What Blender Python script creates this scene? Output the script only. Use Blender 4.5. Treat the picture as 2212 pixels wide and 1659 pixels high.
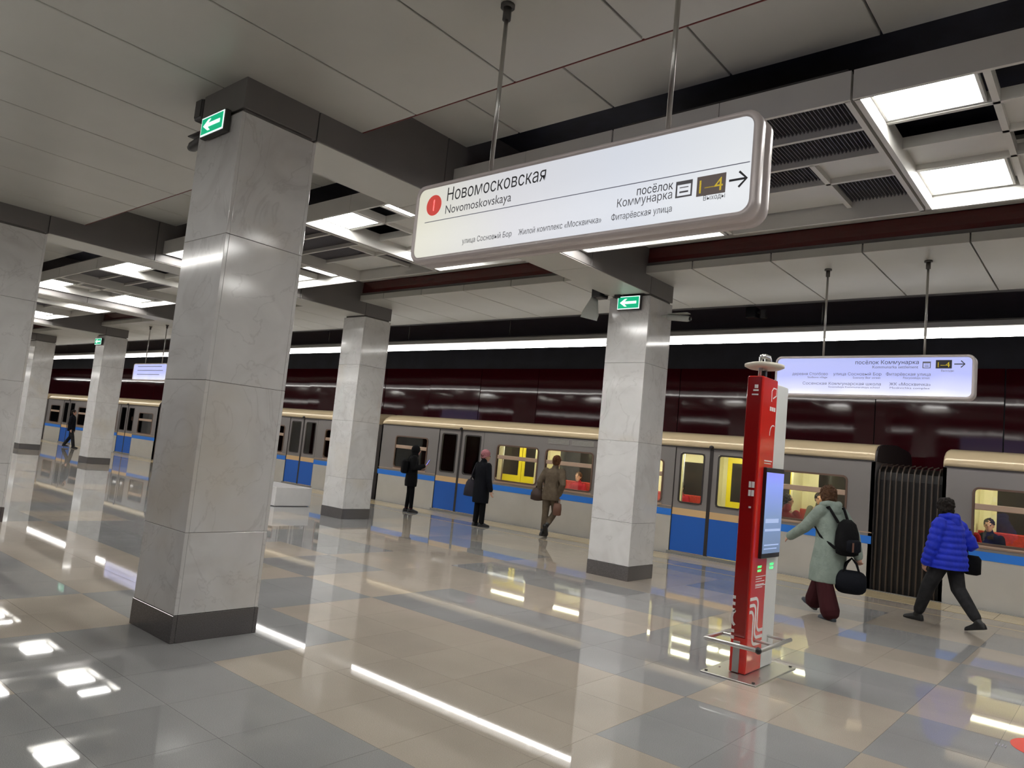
import bpy, bmesh, math, random
from mathutils import Matrix, Vector, noise, geometry
random.seed(7)
S = bpy.context.scene
for o in list(bpy.data.objects): bpy.data.objects.remove(o)
COL = S.collection

# ------------------------------------------------------------------ camera, world, exposure
cam_d = bpy.data.cameras.new('camera'); cam = bpy.data.objects.new('camera', cam_d); COL.objects.link(cam)
cam_d.sensor_fit = 'HORIZONTAL'; cam_d.sensor_width = 36.0; cam_d.lens = 36.0*1577.95/2212.0
cam_d.clip_start = .02; cam_d.clip_end = 300
RX = (0.76232472, 0.63993445, 0.09666916); RY = (0.0135155, 0.13359266, -0.99094416); RZ = (-0.64705359, 0.75672776, 0.09319195)
cam.matrix_world = Matrix(((RX[0], -RY[0], -RZ[0], 0), (RX[1], -RY[1], -RZ[1], 0), (RX[2], -RY[2], -RZ[2], 1.62), (0, 0, 0, 1)))
S.camera = cam
W = bpy.data.worlds.new('world'); S.world = W; W.use_nodes = True
W.node_tree.nodes['Background'].inputs[0].default_value = (.01, .01, .012, 1)
W.node_tree.nodes['Background'].inputs[1].default_value = 1.0
S.view_settings.view_transform = 'Standard'; S.view_settings.look = 'None'; S.view_settings.gamma = 1.0
S.view_settings.exposure = 0.0; S.view_settings.use_curve_mapping = False
S.cycles.use_denoising = True; S.cycles.max_bounces = 10; S.cycles.diffuse_bounces = 5; S.cycles.glossy_bounces = 5
S.cycles.transparent_max_bounces = 16; S.cycles.sample_clamp_indirect = 6.0
E_LAMP, E_STRIP, E_CAR, E_SIGN = 28.0, 21.0, 22.0, .78

# ------------------------------------------------------------------ materials
def nodes(name):
    m = bpy.data.materials.new(name); m.use_nodes = True
    t = m.node_tree; return m, t, t.nodes['Principled BSDF']
def N(t, typ, **kw):
    n = t.nodes.new(typ)
    for k, v in kw.items(): setattr(n, k, v)
    return n
def mat(name, col, rough=.5, metal=0., ns=0, na=0., bump=0., bs=60., spec=.5, coat=0., emit=0., ecol=None, obj=False):
    m, t, b = nodes(name); c = (*col, 1)
    b.inputs['Base Color'].default_value = c; b.inputs['Roughness'].default_value = rough; b.inputs['Metallic'].default_value = metal
    b.inputs['Specular IOR Level'].default_value = spec; b.inputs['Coat Weight'].default_value = coat; b.inputs['Coat Roughness'].default_value = .05
    if emit: b.inputs['Emission Color'].default_value = (*(ecol or col), 1); b.inputs['Emission Strength'].default_value = emit
    if ns or bump:
        pos = N(t, 'ShaderNodeTexCoord').outputs['Object'] if obj else N(t, 'ShaderNodeNewGeometry').outputs['Position']
    if ns:
        n = N(t, 'ShaderNodeTexNoise'); n.inputs['Scale'].default_value = ns; n.inputs['Detail'].default_value = 5
        t.links.new(pos, n.inputs['Vector'])
        r = N(t, 'ShaderNodeValToRGB'); r.color_ramp.elements[0].position = .32; r.color_ramp.elements[1].position = .68
        r.color_ramp.elements[0].color = (*[max(0, x*(1-na)) for x in col], 1); r.color_ramp.elements[1].color = (*[min(1, x*(1+na)) for x in col], 1)
        t.links.new(n.outputs['Fac'], r.inputs['Fac']); t.links.new(r.outputs['Color'], b.inputs['Base Color'])
    if bump:
        n2 = N(t, 'ShaderNodeTexNoise'); n2.inputs['Scale'].default_value = bs; n2.inputs['Detail'].default_value = 3
        t.links.new(pos, n2.inputs['Vector'])
        bp = N(t, 'ShaderNodeBump'); bp.inputs['Strength'].default_value = bump; bp.inputs['Distance'].default_value = .02
        t.links.new(n2.outputs['Fac'], bp.inputs['Height']); t.links.new(bp.outputs['Normal'], b.inputs['Normal'])
    return m
def marble(name):
    m, t, b = nodes(name)
    g = N(t, 'ShaderNodeNewGeometry'); oi = N(t, 'ShaderNodeObjectInfo')
    ad = N(t, 'ShaderNodeVectorMath', operation='ADD'); t.links.new(g.outputs['Position'], ad.inputs[0])
    sc = N(t, 'ShaderNodeVectorMath', operation='SCALE'); sc.inputs[0].default_value = (7, 3, 5); t.links.new(oi.outputs['Random'], sc.inputs['Scale'])
    t.links.new(sc.outputs[0], ad.inputs[1])
    n1 = N(t, 'ShaderNodeTexNoise'); n1.inputs['Scale'].default_value = 2.2; n1.inputs['Detail'].default_value = 8; n1.inputs['Distortion'].default_value = 1.2
    t.links.new(ad.outputs[0], n1.inputs['Vector'])
    r1 = N(t, 'ShaderNodeValToRGB'); e = r1.color_ramp.elements
    e[0].position = .30; e[0].color = (.58, .57, .565, 1); e[1].position = .72; e[1].color = (.69, .685, .68, 1)
    k = r1.color_ramp.elements.new(.47); k.color = (.64, .635, .63, 1)
    t.links.new(n1.outputs['Fac'], r1.inputs['Fac'])
    n2 = N(t, 'ShaderNodeTexNoise'); n2.inputs['Scale'].default_value = 1.1; n2.inputs['Detail'].default_value = 6; n2.inputs['Distortion'].default_value = 2.5
    t.links.new(ad.outputs[0], n2.inputs['Vector'])
    r2 = N(t, 'ShaderNodeValToRGB'); f = r2.color_ramp.elements
    f[0].position = .485; f[0].color = (0, 0, 0, 1); f[1].position = .515; f[1].color = (0, 0, 0, 1); q = f.new(.5); q.color = (.28, .28, .28, 1)
    t.links.new(n2.outputs['Fac'], r2.inputs['Fac'])
    mx = N(t, 'ShaderNodeMix', data_type='RGBA'); t.links.new(r2.outputs['Color'], mx.inputs['Factor']); t.links.new(r1.outputs['Color'], mx.inputs['A'])
    mx.inputs['B'].default_value = (.36, .35, .35, 1)
    n3 = N(t, 'ShaderNodeTexNoise'); n3.inputs['Scale'].default_value = .9; n3.inputs['Detail'].default_value = 4
    t.links.new(ad.outputs[0], n3.inputs['Vector'])
    r3 = N(t, 'ShaderNodeValToRGB'); r3.color_ramp.elements[0].position = .58; r3.color_ramp.elements[0].color = (0, 0, 0, 1)
    r3.color_ramp.elements[1].position = .78; r3.color_ramp.elements[1].color = (.55, .55, .55, 1); t.links.new(n3.outputs['Fac'], r3.inputs['Fac'])
    my = N(t, 'ShaderNodeMix', data_type='RGBA'); t.links.new(r3.outputs['Color'], my.inputs['Factor']); t.links.new(mx.outputs['Result'], my.inputs['A'])
    my.inputs['B'].default_value = (.58, .52, .42, 1)
    t.links.new(my.outputs['Result'], b.inputs['Base Color']); b.inputs['Roughness'].default_value = .10; b.inputs['Specular IOR Level'].default_value = .5
    return m
def granite(name, col, amt, rough):
    m, t, b = nodes(name)
    g = N(t, 'ShaderNodeNewGeometry'); oi = N(t, 'ShaderNodeObjectInfo')
    v = N(t, 'ShaderNodeTexNoise'); v.inputs['Scale'].default_value = 260; v.inputs['Detail'].default_value = 2; t.links.new(g.outputs['Position'], v.inputs['Vector'])
    l = N(t, 'ShaderNodeTexNoise'); l.inputs['Scale'].default_value = 1.3; l.inputs['Detail'].default_value = 4; t.links.new(g.outputs['Position'], l.inputs['Vector'])
    r = N(t, 'ShaderNodeValToRGB'); r.color_ramp.elements[0].position = .3; r.color_ramp.elements[1].position = .7
    r.color_ramp.elements[0].color = (*[x*(1-amt) for x in col], 1); r.color_ramp.elements[1].color = (*[x*(1+amt) for x in col], 1)
    t.links.new(v.outputs['Fac'], r.inputs['Fac'])
    a = N(t, 'ShaderNodeMath', operation='MULTIPLY_ADD'); a.inputs[1].default_value = .08; a.inputs[2].default_value = .82; t.links.new(oi.outputs['Random'], a.inputs[0])
    a2 = N(t, 'ShaderNodeMath', operation='MULTIPLY_ADD'); a2.inputs[1].default_value = .35; t.links.new(l.outputs['Fac'], a2.inputs[0]); t.links.new(a.outputs[0], a2.inputs[2])
    mu = N(t, 'ShaderNodeVectorMath', operation='SCALE'); t.links.new(r.outputs['Color'], mu.inputs[0]); t.links.new(a2.outputs[0], mu.inputs['Scale'])
    t.links.new(mu.outputs[0], b.inputs['Base Color']); b.inputs['Roughness'].default_value = rough; b.inputs['IOR'].default_value = 1.62
    return m
def gradient_emit(name, axis, p0, p1, stops, strength, noise=0.):
    """lit panel whose tubes give an uneven light along one axis (world position)"""
    m, t, b = nodes(name)
    g = N(t, 'ShaderNodeNewGeometry'); sp = N(t, 'ShaderNodeSeparateXYZ'); t.links.new(g.outputs['Position'], sp.inputs[0])
    mr = N(t, 'ShaderNodeMapRange'); mr.inputs['From Min'].default_value = p0; mr.inputs['From Max'].default_value = p1
    t.links.new(sp.outputs[axis], mr.inputs['Value'])
    r = N(t, 'ShaderNodeValToRGB'); e = r.color_ramp.elements
    while len(e) < len(stops): e.new(.5)
    for i, (p, c) in enumerate(stops): e[i].position = p; e[i].color = (*c, 1)
    src = mr.outputs[0]
    if noise:
        n = N(t, 'ShaderNodeTexNoise'); n.inputs['Scale'].default_value = 1.6; n.inputs['Detail'].default_value = 1; t.links.new(g.outputs['Position'], n.inputs['Vector'])
        ma = N(t, 'ShaderNodeMath', operation='MULTIPLY_ADD'); ma.inputs[1].default_value = noise; t.links.new(n.outputs['Fac'], ma.inputs[0])
        sb = N(t, 'ShaderNodeMath', operation='SUBTRACT'); sb.inputs[1].default_value = noise/2; t.links.new(mr.outputs[0], sb.inputs[0])
        t.links.new(sb.outputs[0], ma.inputs[2]); src = ma.outputs[0]
    t.links.new(src, r.inputs['Fac']); t.links.new(r.outputs['Color'], b.inputs['Emission Color'])
    b.inputs['Emission Strength'].default_value = strength; b.inputs['Base Color'].default_value = (.1, .1, .1, 1); b.inputs['Roughness'].default_value = .25
    return m
def glass(name, tint=(.85, .9, .88), refl=.10):
    m = bpy.data.materials.new(name); m.use_nodes = True; t = m.node_tree; t.nodes.clear()
    o = N(t, 'ShaderNodeOutputMaterial'); mix = N(t, 'ShaderNodeMixShader'); tr = N(t, 'ShaderNodeBsdfTransparent'); gl = N(t, 'ShaderNodeBsdfGlossy')
    fr = N(t, 'ShaderNodeFresnel'); fr.inputs['IOR'].default_value = 1.5
    ad = N(t, 'ShaderNodeMath', operation='MULTIPLY_ADD'); ad.inputs[1].default_value = 1.0; ad.inputs[2].default_value = refl-.04; t.links.new(fr.outputs[0], ad.inputs[0])
    tr.inputs[0].default_value = (*tint, 1); gl.inputs['Roughness'].default_value = .03
    t.links.new(ad.outputs[0], mix.inputs[0]); t.links.new(tr.outputs[0], mix.inputs[1]); t.links.new(gl.outputs[0], mix.inputs[2]); t.links.new(mix.outputs[0], o.inputs[0])
    return m
K = dict(
 marble=marble('pale_marble'), joint=mat('joint_grout', (.20, .19, .18), .8), plinth=granite('dark_granite', (.105, .098, .098), .5, .12),
 beige=granite('beige_granite', (.37, .325, .275), .22, .028), grey=granite('blue_grey_granite', (.262, .262, .262), .22, .028),
 edge=granite('yellow_beige_granite', (.56, .45, .28), .2, .16), kerb=granite('kerb_granite', (.28, .27, .25), .3, .25),
 tact=mat('tactile_concrete', (.36, .33, .29), .35, ns=9, na=.12),
 slab=mat('ceiling_metal_white', (.52, .515, .475), .36, ns=1.2, na=.04, bump=.02, bs=1.5), beam=mat('beam_grey_cladding', (.155, .145, .14), .42, ns=2, na=.06),
 coffer=mat('lattice_white_paint', (.62, .61, .575), .38, ns=3, na=.03), void=mat('void_dark_paint', (.018, .02, .035), .7, ns=4, na=.3),
 louvre=mat('louvre_dark_metal', (.12, .115, .125), .35, .4), red=mat('red_gloss_panel', (.085, .006, .007), .25, coat=.5), redline=mat('red_edge_trim', (.16, .022, .02), .5),
 wallred=mat('wine_red_glass_panel', (.062, .004, .009), .05, spec=.38, bump=.07, bs=.9), wallnavy=mat('navy_black_wall', (.010, .010, .018), .45, ns=2, na=.4),
 lamp=mat('lamp_diffuser', (1, 1, 1), .5, emit=E_LAMP, ecol=(1, .985, .95)), strip=mat('strip_diffuser', (1, 1, 1), .5, emit=E_STRIP, ecol=(1, .98, .93)),
 stripside=mat('strip_side_cover', (1, 1, 1), .5, emit=1.25, ecol=(1, .98, .94)),
 lampframe=mat('lamp_frame_white', (.7, .7, .68), .4), housing=mat('strip_housing_grey', (.34, .33, .31), .4),
 steel=mat('brushed_steel', (.55, .54, .52), .3, .9, bump=.02, bs=80), dsteel=mat('dark_steel', (.10, .095, .09), .4, .6),
 alu=mat('satin_aluminium', (.66, .60, .60), .35, .15), black=mat('black_plastic', (.012, .012, .014), .35), dgrey=mat('dark_grey_plastic', (.06, .058, .058), .45),
 lgrey=mat('pale_grey_plastic', (.45, .47, .44), .4), cream=mat('cream_plastic', (.62, .58, .48), .4),
 ink=mat('sign_ink', (.035, .035, .045), .6), inkgrey=mat('sign_ink_grey', (.20, .20, .23), .6), rule=mat('sign_rule', (.25, .26, .38), .6),
 signred=mat('sign_line_red', (.62, .06, .05), .5, emit=.45, ecol=(.8, .07, .05)), signwhite=mat('sign_numeral', (1, 1, 1), .5, emit=.7),
 signbox=mat('sign_dark_box', (.07, .05, .05), .5, emit=.12, ecol=(.5, .4, .36)), signyel=mat('sign_yellow', (.8, .62, .05), .5, emit=.7, ecol=(.9, .68, .05)),
 exitgreen=mat('exit_green', (.0, .35, .16), .4, emit=.9, ecol=(.0, .42, .2)), exitwhite=mat('exit_white', (.9, .95, .92), .4, emit=1.0, ecol=(.85, 1, .95)),
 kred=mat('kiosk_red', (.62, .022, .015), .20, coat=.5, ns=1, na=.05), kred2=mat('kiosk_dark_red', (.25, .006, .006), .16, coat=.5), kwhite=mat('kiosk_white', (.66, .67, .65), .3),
 kmark=mat('kiosk_white_print', (.78, .74, .72), .4), kscreen=gradient_emit('kiosk_screen', 2, .95, 1.70, [(0, (.10, .16, .27)), (.45, (.16, .26, .48)), (.8, (.20, .30, .85)), (1, (.24, .26, 1.0))], 1.0),
 led=mat('green_led', (.05, .6, .15), .4, emit=1.6, ecol=(.06, .9, .2)),
 tgrey=mat('train_warm_grey', (.27, .25, .245), .32, .15, ns=.7, na=.06, bump=.035, bs=2.2), tlow=mat('train_pale_grey', (.56, .54, .50), .38, .1, ns=3, na=.03),
 tblue=mat('train_blue', (.012, .125, .56), .45), tblue2=mat('train_blue_stripe', (.025, .21, .78), .45), tbeige=mat('train_beige', (.74, .50, .26), .45), troof=mat('train_roof_beige', (.70, .56, .36), .20, .1),
 tdark=mat('train_rubber', (.03, .024, .024), .5), tbrown=mat('train_frame_brown', (.20, .13, .10), .35, .5), tbar=mat('window_bar_beige', (.55, .40, .30), .35, .2),
 tglass=glass('train_glass', (.86, .88, .84), .08), tglassd=glass('train_glass_dark', (.30, .30, .33), .10),
 icream=mat('interior_cream', (.70, .66, .44), .45), iyel=mat('interior_yellow', (.80, .66, .03), .35), ired=mat('interior_red_seat', (.38, .03, .02), .6, ns=30, na=.2), idark=mat('interior_dark_glass', (.03, .028, .03), .08),
 ilamp=mat('interior_lamp', (1, 1, 1), .5, emit=E_CAR, ecol=(1, .95, .72)), ifloor=mat('interior_floor', (.10, .09, .09), .5),
 fold=mat('gangway_rubber', (.009, .007, .006), .5, ns=8, na=.3),
 foldrib=mat('gangway_rib', (.075, .055, .042), .35),
 skin=mat('skin', (.50, .28, .20), .5, ns=20, na=.06, obj=True), eye=mat('eye_dark', (.02, .015, .012), .2),
 hairb=mat('hair_brown', (.075, .036, .018), .5, spec=.15, ns=70, na=.5, bump=.4, bs=120, obj=True), haird=mat('hair_dark', (.016, .012, .010), .5, spec=.15, ns=70, na=.5, bump=.4, bs=120, obj=True), hairr=mat('hair_auburn', (.12, .05, .022), .5, spec=.15, ns=70, na=.5, bump=.4, bs=120, obj=True),
 cblack=mat('cloth_black', (.006, .006, .007), .8, spec=.12, bump=.3, bs=40, obj=True), cnavy=mat('cloth_black_navy', (.007, .008, .012), .75, spec=.12, bump=.3, bs=40, obj=True), colive=mat('cloth_olive', (.135, .105, .075), .85, spec=.12, ns=12, na=.15, bump=.3, bs=40, obj=True),
 csage=mat('cloth_sage_green', (.235, .285, .255), .8, spec=.12, ns=10, na=.10, bump=.35, bs=30, obj=True), cblue=mat('quilt_blue', (.016, .036, .55), .55, spec=.25, ns=14, na=.12, bump=.15, bs=50, obj=True),
 cmaroon=mat('cloth_maroon', (.042, .010, .013), .8, spec=.12, obj=True), cchar=mat('cloth_charcoal', (.026, .026, .028), .8, spec=.12, ns=15, na=.2, obj=True), cgreyd=mat('cloth_dark_grey', (.045, .042, .055), .8, spec=.12, obj=True),
 cpink=mat('knit_pink', (.52, .22, .25), .9, spec=.12, ns=60, na=.2, bump=.6, bs=150, obj=True), cbrown=mat('leather_brown', (.045, .022, .015), .5, obj=True), ctan=mat('leather_tan', (.16, .075, .05), .5, obj=True), credk=mat('knit_red', (.30, .018, .03), .85, spec=.12, obj=True), cgrey=mat('cloth_grey_green', (.11, .115, .09), .85, spec=.12, obj=True),
 shoe=mat('shoe_black', (.010, .010, .011), .4), shoeb=mat('shoe_slate', (.035, .045, .06), .55), sole=mat('shoe_red_sock', (.22, .02, .03), .7), phone=mat('phone_screen', (.2, .2, .9), .3, emit=1.6, ecol=(.22, .22, 1)), mint=mat('mint_collar', (.1, .4, .42), .8),
 sticker=mat('sticker_red', (.62, .035, .03), .35), marble_b=mat('bench_marble', (.68, .67, .67), .22, ns=3, na=.05),
)

# ------------------------------------------------------------------ mesh helpers
class MB:
    def __init__(s): s.v = []; s.f = []
    def add(s, v, f):
        o = len(s.v); s.v += [tuple(x) for x in v]; s.f += [tuple(i+o for i in q) for q in f]; return s
    def box(s, x0, x1, y0, y1, z0, z1):
        x0, x1 = min(x0, x1), max(x0, x1); y0, y1 = min(y0, y1), max(y0, y1); z0, z1 = min(z0, z1), max(z0, z1)
        return s.add([(x0,y0,z0),(x1,y0,z0),(x1,y1,z0),(x0,y1,z0),(x0,y0,z1),(x1,y0,z1),(x1,y1,z1),(x0,y1,z1)],
                     [(0,3,2,1),(4,5,6,7),(0,1,5,4),(1,2,6,5),(2,3,7,6),(3,0,4,7)])
    def loft(s, rings, close=True):
        n = len(rings[0]); v = [p for r in rings for p in r]; f = []
        for i in range(len(rings)-1):
            for j in range(n): f.append((i*n+j, i*n+(j+1) % n, (i+1)*n+(j+1) % n, (i+1)*n+j))
        if close: f.append(tuple(range(n-1, -1, -1))); f.append(tuple((len(rings)-1)*n+j for j in range(n)))
        return s.add(v, f)
    def tube(s, pts, r, n=10, dome=True):
        P = [Vector(p) for p in pts]; r = list(r) if hasattr(r, '__len__') else [r]*len(P)
        if dome:
            d0 = (P[0]-P[1]).normalized(); d1 = (P[-1]-P[-2]).normalized()
            P = [P[0]+d0*r[0]*.92, P[0]+d0*r[0]*.6]+P+[P[-1]+d1*r[-1]*.6, P[-1]+d1*r[-1]*.92]
            r = [r[0]*.35, r[0]*.8]+r+[r[-1]*.8, r[-1]*.35]
        rings = []; ref = None
        for i, p in enumerate(P):
            d = (P[min(i+1, len(P)-1)]-P[max(i-1, 0)]).normalized()
            if ref is None: ref = Vector((1, 0, 0)) if abs(d.x) < .8 else Vector((0, 1, 0))
            u = (ref-d*ref.dot(d)).normalized(); w = d.cross(u); ref = u
            rings.append([p+(u*math.cos(a)+w*math.sin(a))*r[i] for a in [2*math.pi*k/n for k in range(n)]])
        return s.loft(rings)
    def stack(s, secs, n=18, sq=2.0):
        """closed stack of horizontal (super)ellipses: (cx, cy, z, rx, ry)"""
        rings = []
        for cx, cy, z, rx, ry in secs:
            rg = []
            for k in range(n):
                a = 2*math.pi*k/n; c, q = math.cos(a), math.sin(a)
                rg.append((cx+rx*math.copysign(abs(c)**(2/sq), c), cy+ry*math.copysign(abs(q)**(2/sq), q), z))
            rings.append(rg)
        return s.loft(rings)
    def ell(s, c, r, nu=14, nv=10):
        secs = [(c[0], c[1], c[2]+r[2]*math.sin(t), max(r[0]*math.cos(t), r[0]*.08), max(r[1]*math.cos(t), r[1]*.08)) for t in [math.pi*(-.5+(i+.02)/(nv-.96)) if 0 else -math.pi/2+math.pi*i/(nv-1) for i in range(nv)]]
        return s.stack(secs, nu)
    def ribbon(s, pts, w, normal, th=.002):
        """flat strip of width w following pts, lying in the plane whose normal is given"""
        P = [Vector(p) for p in pts]; nn = Vector(normal); a = []; b = []
        for i, p in enumerate(P):
            d = (P[min(i+1, len(P)-1)]-P[max(i-1, 0)]).normalized(); q = nn.cross(d).normalized()*w/2
            a.append(p+q); b.append(p-q)
        rings = [[a[i], b[i], b[i]+nn*th, a[i]+nn*th] for i in range(len(P))]
        return s.loft(rings)
    def mesh(s, name, m, smooth=False, bevel=0., seg=1):
        me = bpy.data.meshes.new(name); me.from_pydata(s.v, [], s.f); 
        bm = bmesh.new(); bm.from_mesh(me)
        bmesh.ops.recalc_face_normals(bm, faces=bm.faces)
        if bevel:
            ed = [e for e in bm.edges if len(e.link_faces) == 2 and e.calc_face_angle(0) > .5]
            bmesh.ops.bevel(bm, geom=ed, offset=bevel, segments=seg, profile=.5, affect='EDGES')
        bm.to_mesh(me); bm.free()
        if smooth:
            for p in me.polygons: p.use_smooth = True
        me.materials.append(m); return me
    def build(s, name, m, parent=None, smooth=False, bevel=0., seg=1, loc=None):
        return link(name, s.mesh(name, m, smooth, bevel, seg), parent, loc)
    def fused(s, name, m, parent=None, voxel=.012, it=3, loc=None):
        """one continuous surface grown round all the closed shells"""
        o = link(name, s.mesh(name, m), None)
        r = o.modifiers.new('r', 'REMESH'); r.mode = 'VOXEL'; r.voxel_size = voxel
        if it: q = o.modifiers.new('s', 'SMOOTH'); q.factor = .5; q.iterations = it
        dg = bpy.context.evaluated_depsgraph_get()
        me = bpy.data.meshes.new_from_object(o.evaluated_get(dg)); old = o.data
        o.modifiers.clear(); o.data = me; bpy.data.meshes.remove(old); me.name = name
        for p in me.polygons: p.use_smooth = True
        if not me.materials: me.materials.append(m)
        if parent: o.parent = parent
        if loc: o.location = loc
        return o
def link(name, me, parent=None, loc=None):
    o = bpy.data.objects.new(name, me); COL.objects.link(o)
    if parent: o.parent = parent
    if loc: o.location = loc
    return o
def tag(o, label, cat, group=None):
    o['label'] = label; o['category'] = cat; o['kind'] = 'thing'
    if group: o['group'] = group
    return o
def thing(name, label, cat, loc=(0, 0, 0), rz=0., group=None):
    o = bpy.data.objects.new(name, None); COL.objects.link(o); o.location = loc; o.rotation_euler = (0, 0, rz); o.empty_display_size = .1
    return tag(o, label, cat, group)
def struct(o): o['kind'] = 'structure'; return o
CACHE = {}
def shared(key, fn):
    if key not in CACHE: CACHE[key] = fn()
    return CACHE[key]
def text_mesh(body, x, z, w=None, size=.1, align='L', bold=0., plane='y', c=0., m=None, th=.0015):
    """lettering as flat glyph polygons: every outer contour is filled on its own, minus the counters inside it"""
    cu = bpy.data.curves.new('t', 'FONT'); cu.body = body; cu.size = 1.0
    o = bpy.data.objects.new('t', cu); COL.objects.link(o); bpy.context.view_layer.update()
    cc = o.to_curve(bpy.context.evaluated_depsgraph_get()); loops = []
    for sp in cc.splines:
        P = []
        if sp.type == 'BEZIER':
            bp = sp.bezier_points; n = len(bp)
            for i in range(n):
                p, q = bp[i], bp[(i+1) % n]
                straight = p.handle_right_type == 'VECTOR' and q.handle_left_type == 'VECTOR'
                P += [(v.x, v.y) for v in geometry.interpolate_bezier(p.co, p.handle_right, q.handle_left, q.co, 2 if straight else 5)[:-1]]
        else: P = [(p.co[0], p.co[1]) for p in sp.points]
        Q = [P[i] for i in range(len(P)) if math.dist(P[i], P[i-1]) > 1e-5]
        if len(Q) > 2: loops.append(Q)
    o.to_curve_clear(); bpy.data.objects.remove(o); bpy.data.curves.remove(cu)
    area = lambda L: sum(L[i-1][0]*L[i][1]-L[i][0]*L[i-1][1] for i in range(len(L)))/2
    def inside(p, L):
        r = False
        for i in range(len(L)):
            (x1, y1), (x2, y2) = L[i-1], L[i]
            if (y1 > p[1]) != (y2 > p[1]) and p[0] < (x2-x1)*(p[1]-y1)/(y2-y1)+x1: r = not r
        return r
    outer, holes = [], {}
    for i, L in enumerate(loops):                        # a counter is a loop wholly inside one of opposite winding
        box = [C for C in loops if C is not L and abs(area(C)) > abs(area(L)) and all(inside(p, C) for p in L[::2])]
        C = min(box, key=lambda q: abs(area(q))) if box else None
        if C and area(C)*area(L) < 0: holes.setdefault(id(C), []).append(L)
        else: outer.append(L)
    xs = [p[0] for L in outer for p in L]; x0, x1 = min(xs), max(xs); sx = (w/(x1-x0)) if w else size
    off = {'L': -x0, 'R': -x1, 'C': -(x0+x1)/2}[align]; V = []; F = []
    for L in outer:
        polys = [L]+holes.get(id(L), [])
        fl = [Vector((p[0], p[1], 0)) for q in polys for p in q]; k = len(V)
        F += [tuple(i+k for i in t_) for t_ in geometry.tessellate_polygon([[Vector((p[0], p[1], 0)) for p in q] for q in polys])]
        for v in fl:
            A, B = x+(v.x+off)*sx, z+v.y*size
            V.append((A, c, B) if plane == 'y' else (c, A, B))
    me = bpy.data.meshes.new('lettering'); me.from_pydata(V, [], F); me.materials.append(m); return me

# ------------------------------------------------------------------ layout constants (metres)
PITCH, XR0, CW = 6.5, -5.31, .68                       # bay length, right face of the first beam, column width
YA, YB = (2.68, 3.36), (9.07, 9.75)                    # the two rows of columns
XMIN, XMAX = -66.0, 7.0
XR = lambda k: XR0-PITCH*k
Z_BEAM, Z_SLAB, Z_UP, Z_COF, Z_LAT = 4.09, 4.34, 4.72, 4.22, 4.337

# ------------------------------------------------------------------ floor
def floor_base():
    b = MB(); b.box(XMIN, XMAX, -.6, 13.0, -.30, -.006); return b
FL = struct(floor_base().build('floor', K['joint']))
GX, GY, T = -1.24, 1.56, .59
TY = .586
grey_cells = {(1,0),(2,0),(3,0),(5,0),(6,0),(7,0),(0,0),(3,1),(4,1),(4,2),(0,2),(6,2),(7,2),(8,2),(1,3),(2,3),(3,3),(5,3),(9,3),(10,3),(0,4),(1,4),(6,4),(7,4),(2,5),(3,5),(8,5),(4,5),(0,6),(5,6),(6,6),(1,7),(2,7),(7,7),(3,8),(9,7),(10,5),(11,4)}
def is_grey(i, j):
    if (i, j) in grey_cells: return True
    if 0 <= i <= 5 and 0 <= j <= 5 or (i <= 8 and j in (1, 2)): return False
    return random.Random(i*131+j*17+5).random() < .46
def tile_mesh(kind):
    b = MB(); g = .001; b.box(g, T-g, g, TY-g, -.02, 0); return b.mesh('floor_tile', K[kind])
RV = [Vector(RX), Vector(RY), Vector(RZ)]
def px(x, y, z):
    d = Vector((x, y, z-1.62)); w = RV[2].dot(d)
    return (1106+1577.95*RV[0].dot(d)/w, 829.5+1577.95*RV[1].dot(d)/w) if w > .3 else None
tiles = []
nx0 = int((XMAX-GX)/T); nx1 = int((GX-XMIN)/T)
for a in range(-nx0, nx1+1):
    for c in range(-4, 18):
        x1 = GX-T*a; x0 = x1-T; y0 = GY+TY*c; y1 = y0+TY
        if y0 < -.6 or y1 > 12.15 or x0 < XMIN or x1 > XMAX: continue
        i = a//2; j = c//2
        p = px((x0+x1)/2, (y0+y1)/2, 0)
        vis = bool(p) and -40 < p[0] < 2252 and 0 < p[1] < 1700
        tiles.append(((x0+x1)/2)**2+((y0+y1)/2)**2 if vis else 1e6); tiles[-1] = (tiles[-1], x0, y0, 'grey' if is_grey(i, j) else 'beige')
tiles.sort()
rest = {'grey': MB(), 'beige': MB()}
for n, (d, x0, y0, k) in enumerate(tiles):
    if n < 296: link('floor_tile', shared(('tile', k), lambda: tile_mesh(k)), FL, (x0, y0, 0))
    else: rest[k].box(x0+.001, x0+T-.001, y0+.001, y0+TY-.001, -.02, 0)
for k, b in rest.items():
    o = b.build('distant_tiles', K[k], FL); o['kind'] = 'stuff'
# platform edge: tactile row, yellow beige row, kerb
b = MB(); bt = MB(); bk = MB(); x = XMAX
while x > XMIN+.6:
    b.box(x-.597, x-.003, 12.165, 12.57, -.02, .0); bt.box(x-.597, x-.003, 12.576, 12.905, -.02, .001)
    x -= .6
o = b.build('edge_tile', K['edge'], FL); o['kind'] = 'stuff'
o = bt.build('edge_tile', K['edge'], FL); o['kind'] = 'stuff'
bk.box(XMIN, XMAX, 12.912, 13.0, -.25, .004); bk.build('platform_kerb', K['kerb'], FL)
MB().box(XMIN, XMAX, 11.53, 11.565, -.01, .0012).build('guide_line', K['edge'], FL)
struct(MB().box(XMIN, XMAX, 13.0, 16.4, -1.35, -1.2).build('track_bed', K['void']))
struct(MB().box(XMIN, XMAX, -4.2, -.6, -1.35, -1.2).build('track_bed', K['void']))
MB().box(XMIN, XMAX, 12.75, 12.99, -1.2, -.26).build('platform_side', K['kerb'], FL)
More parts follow.
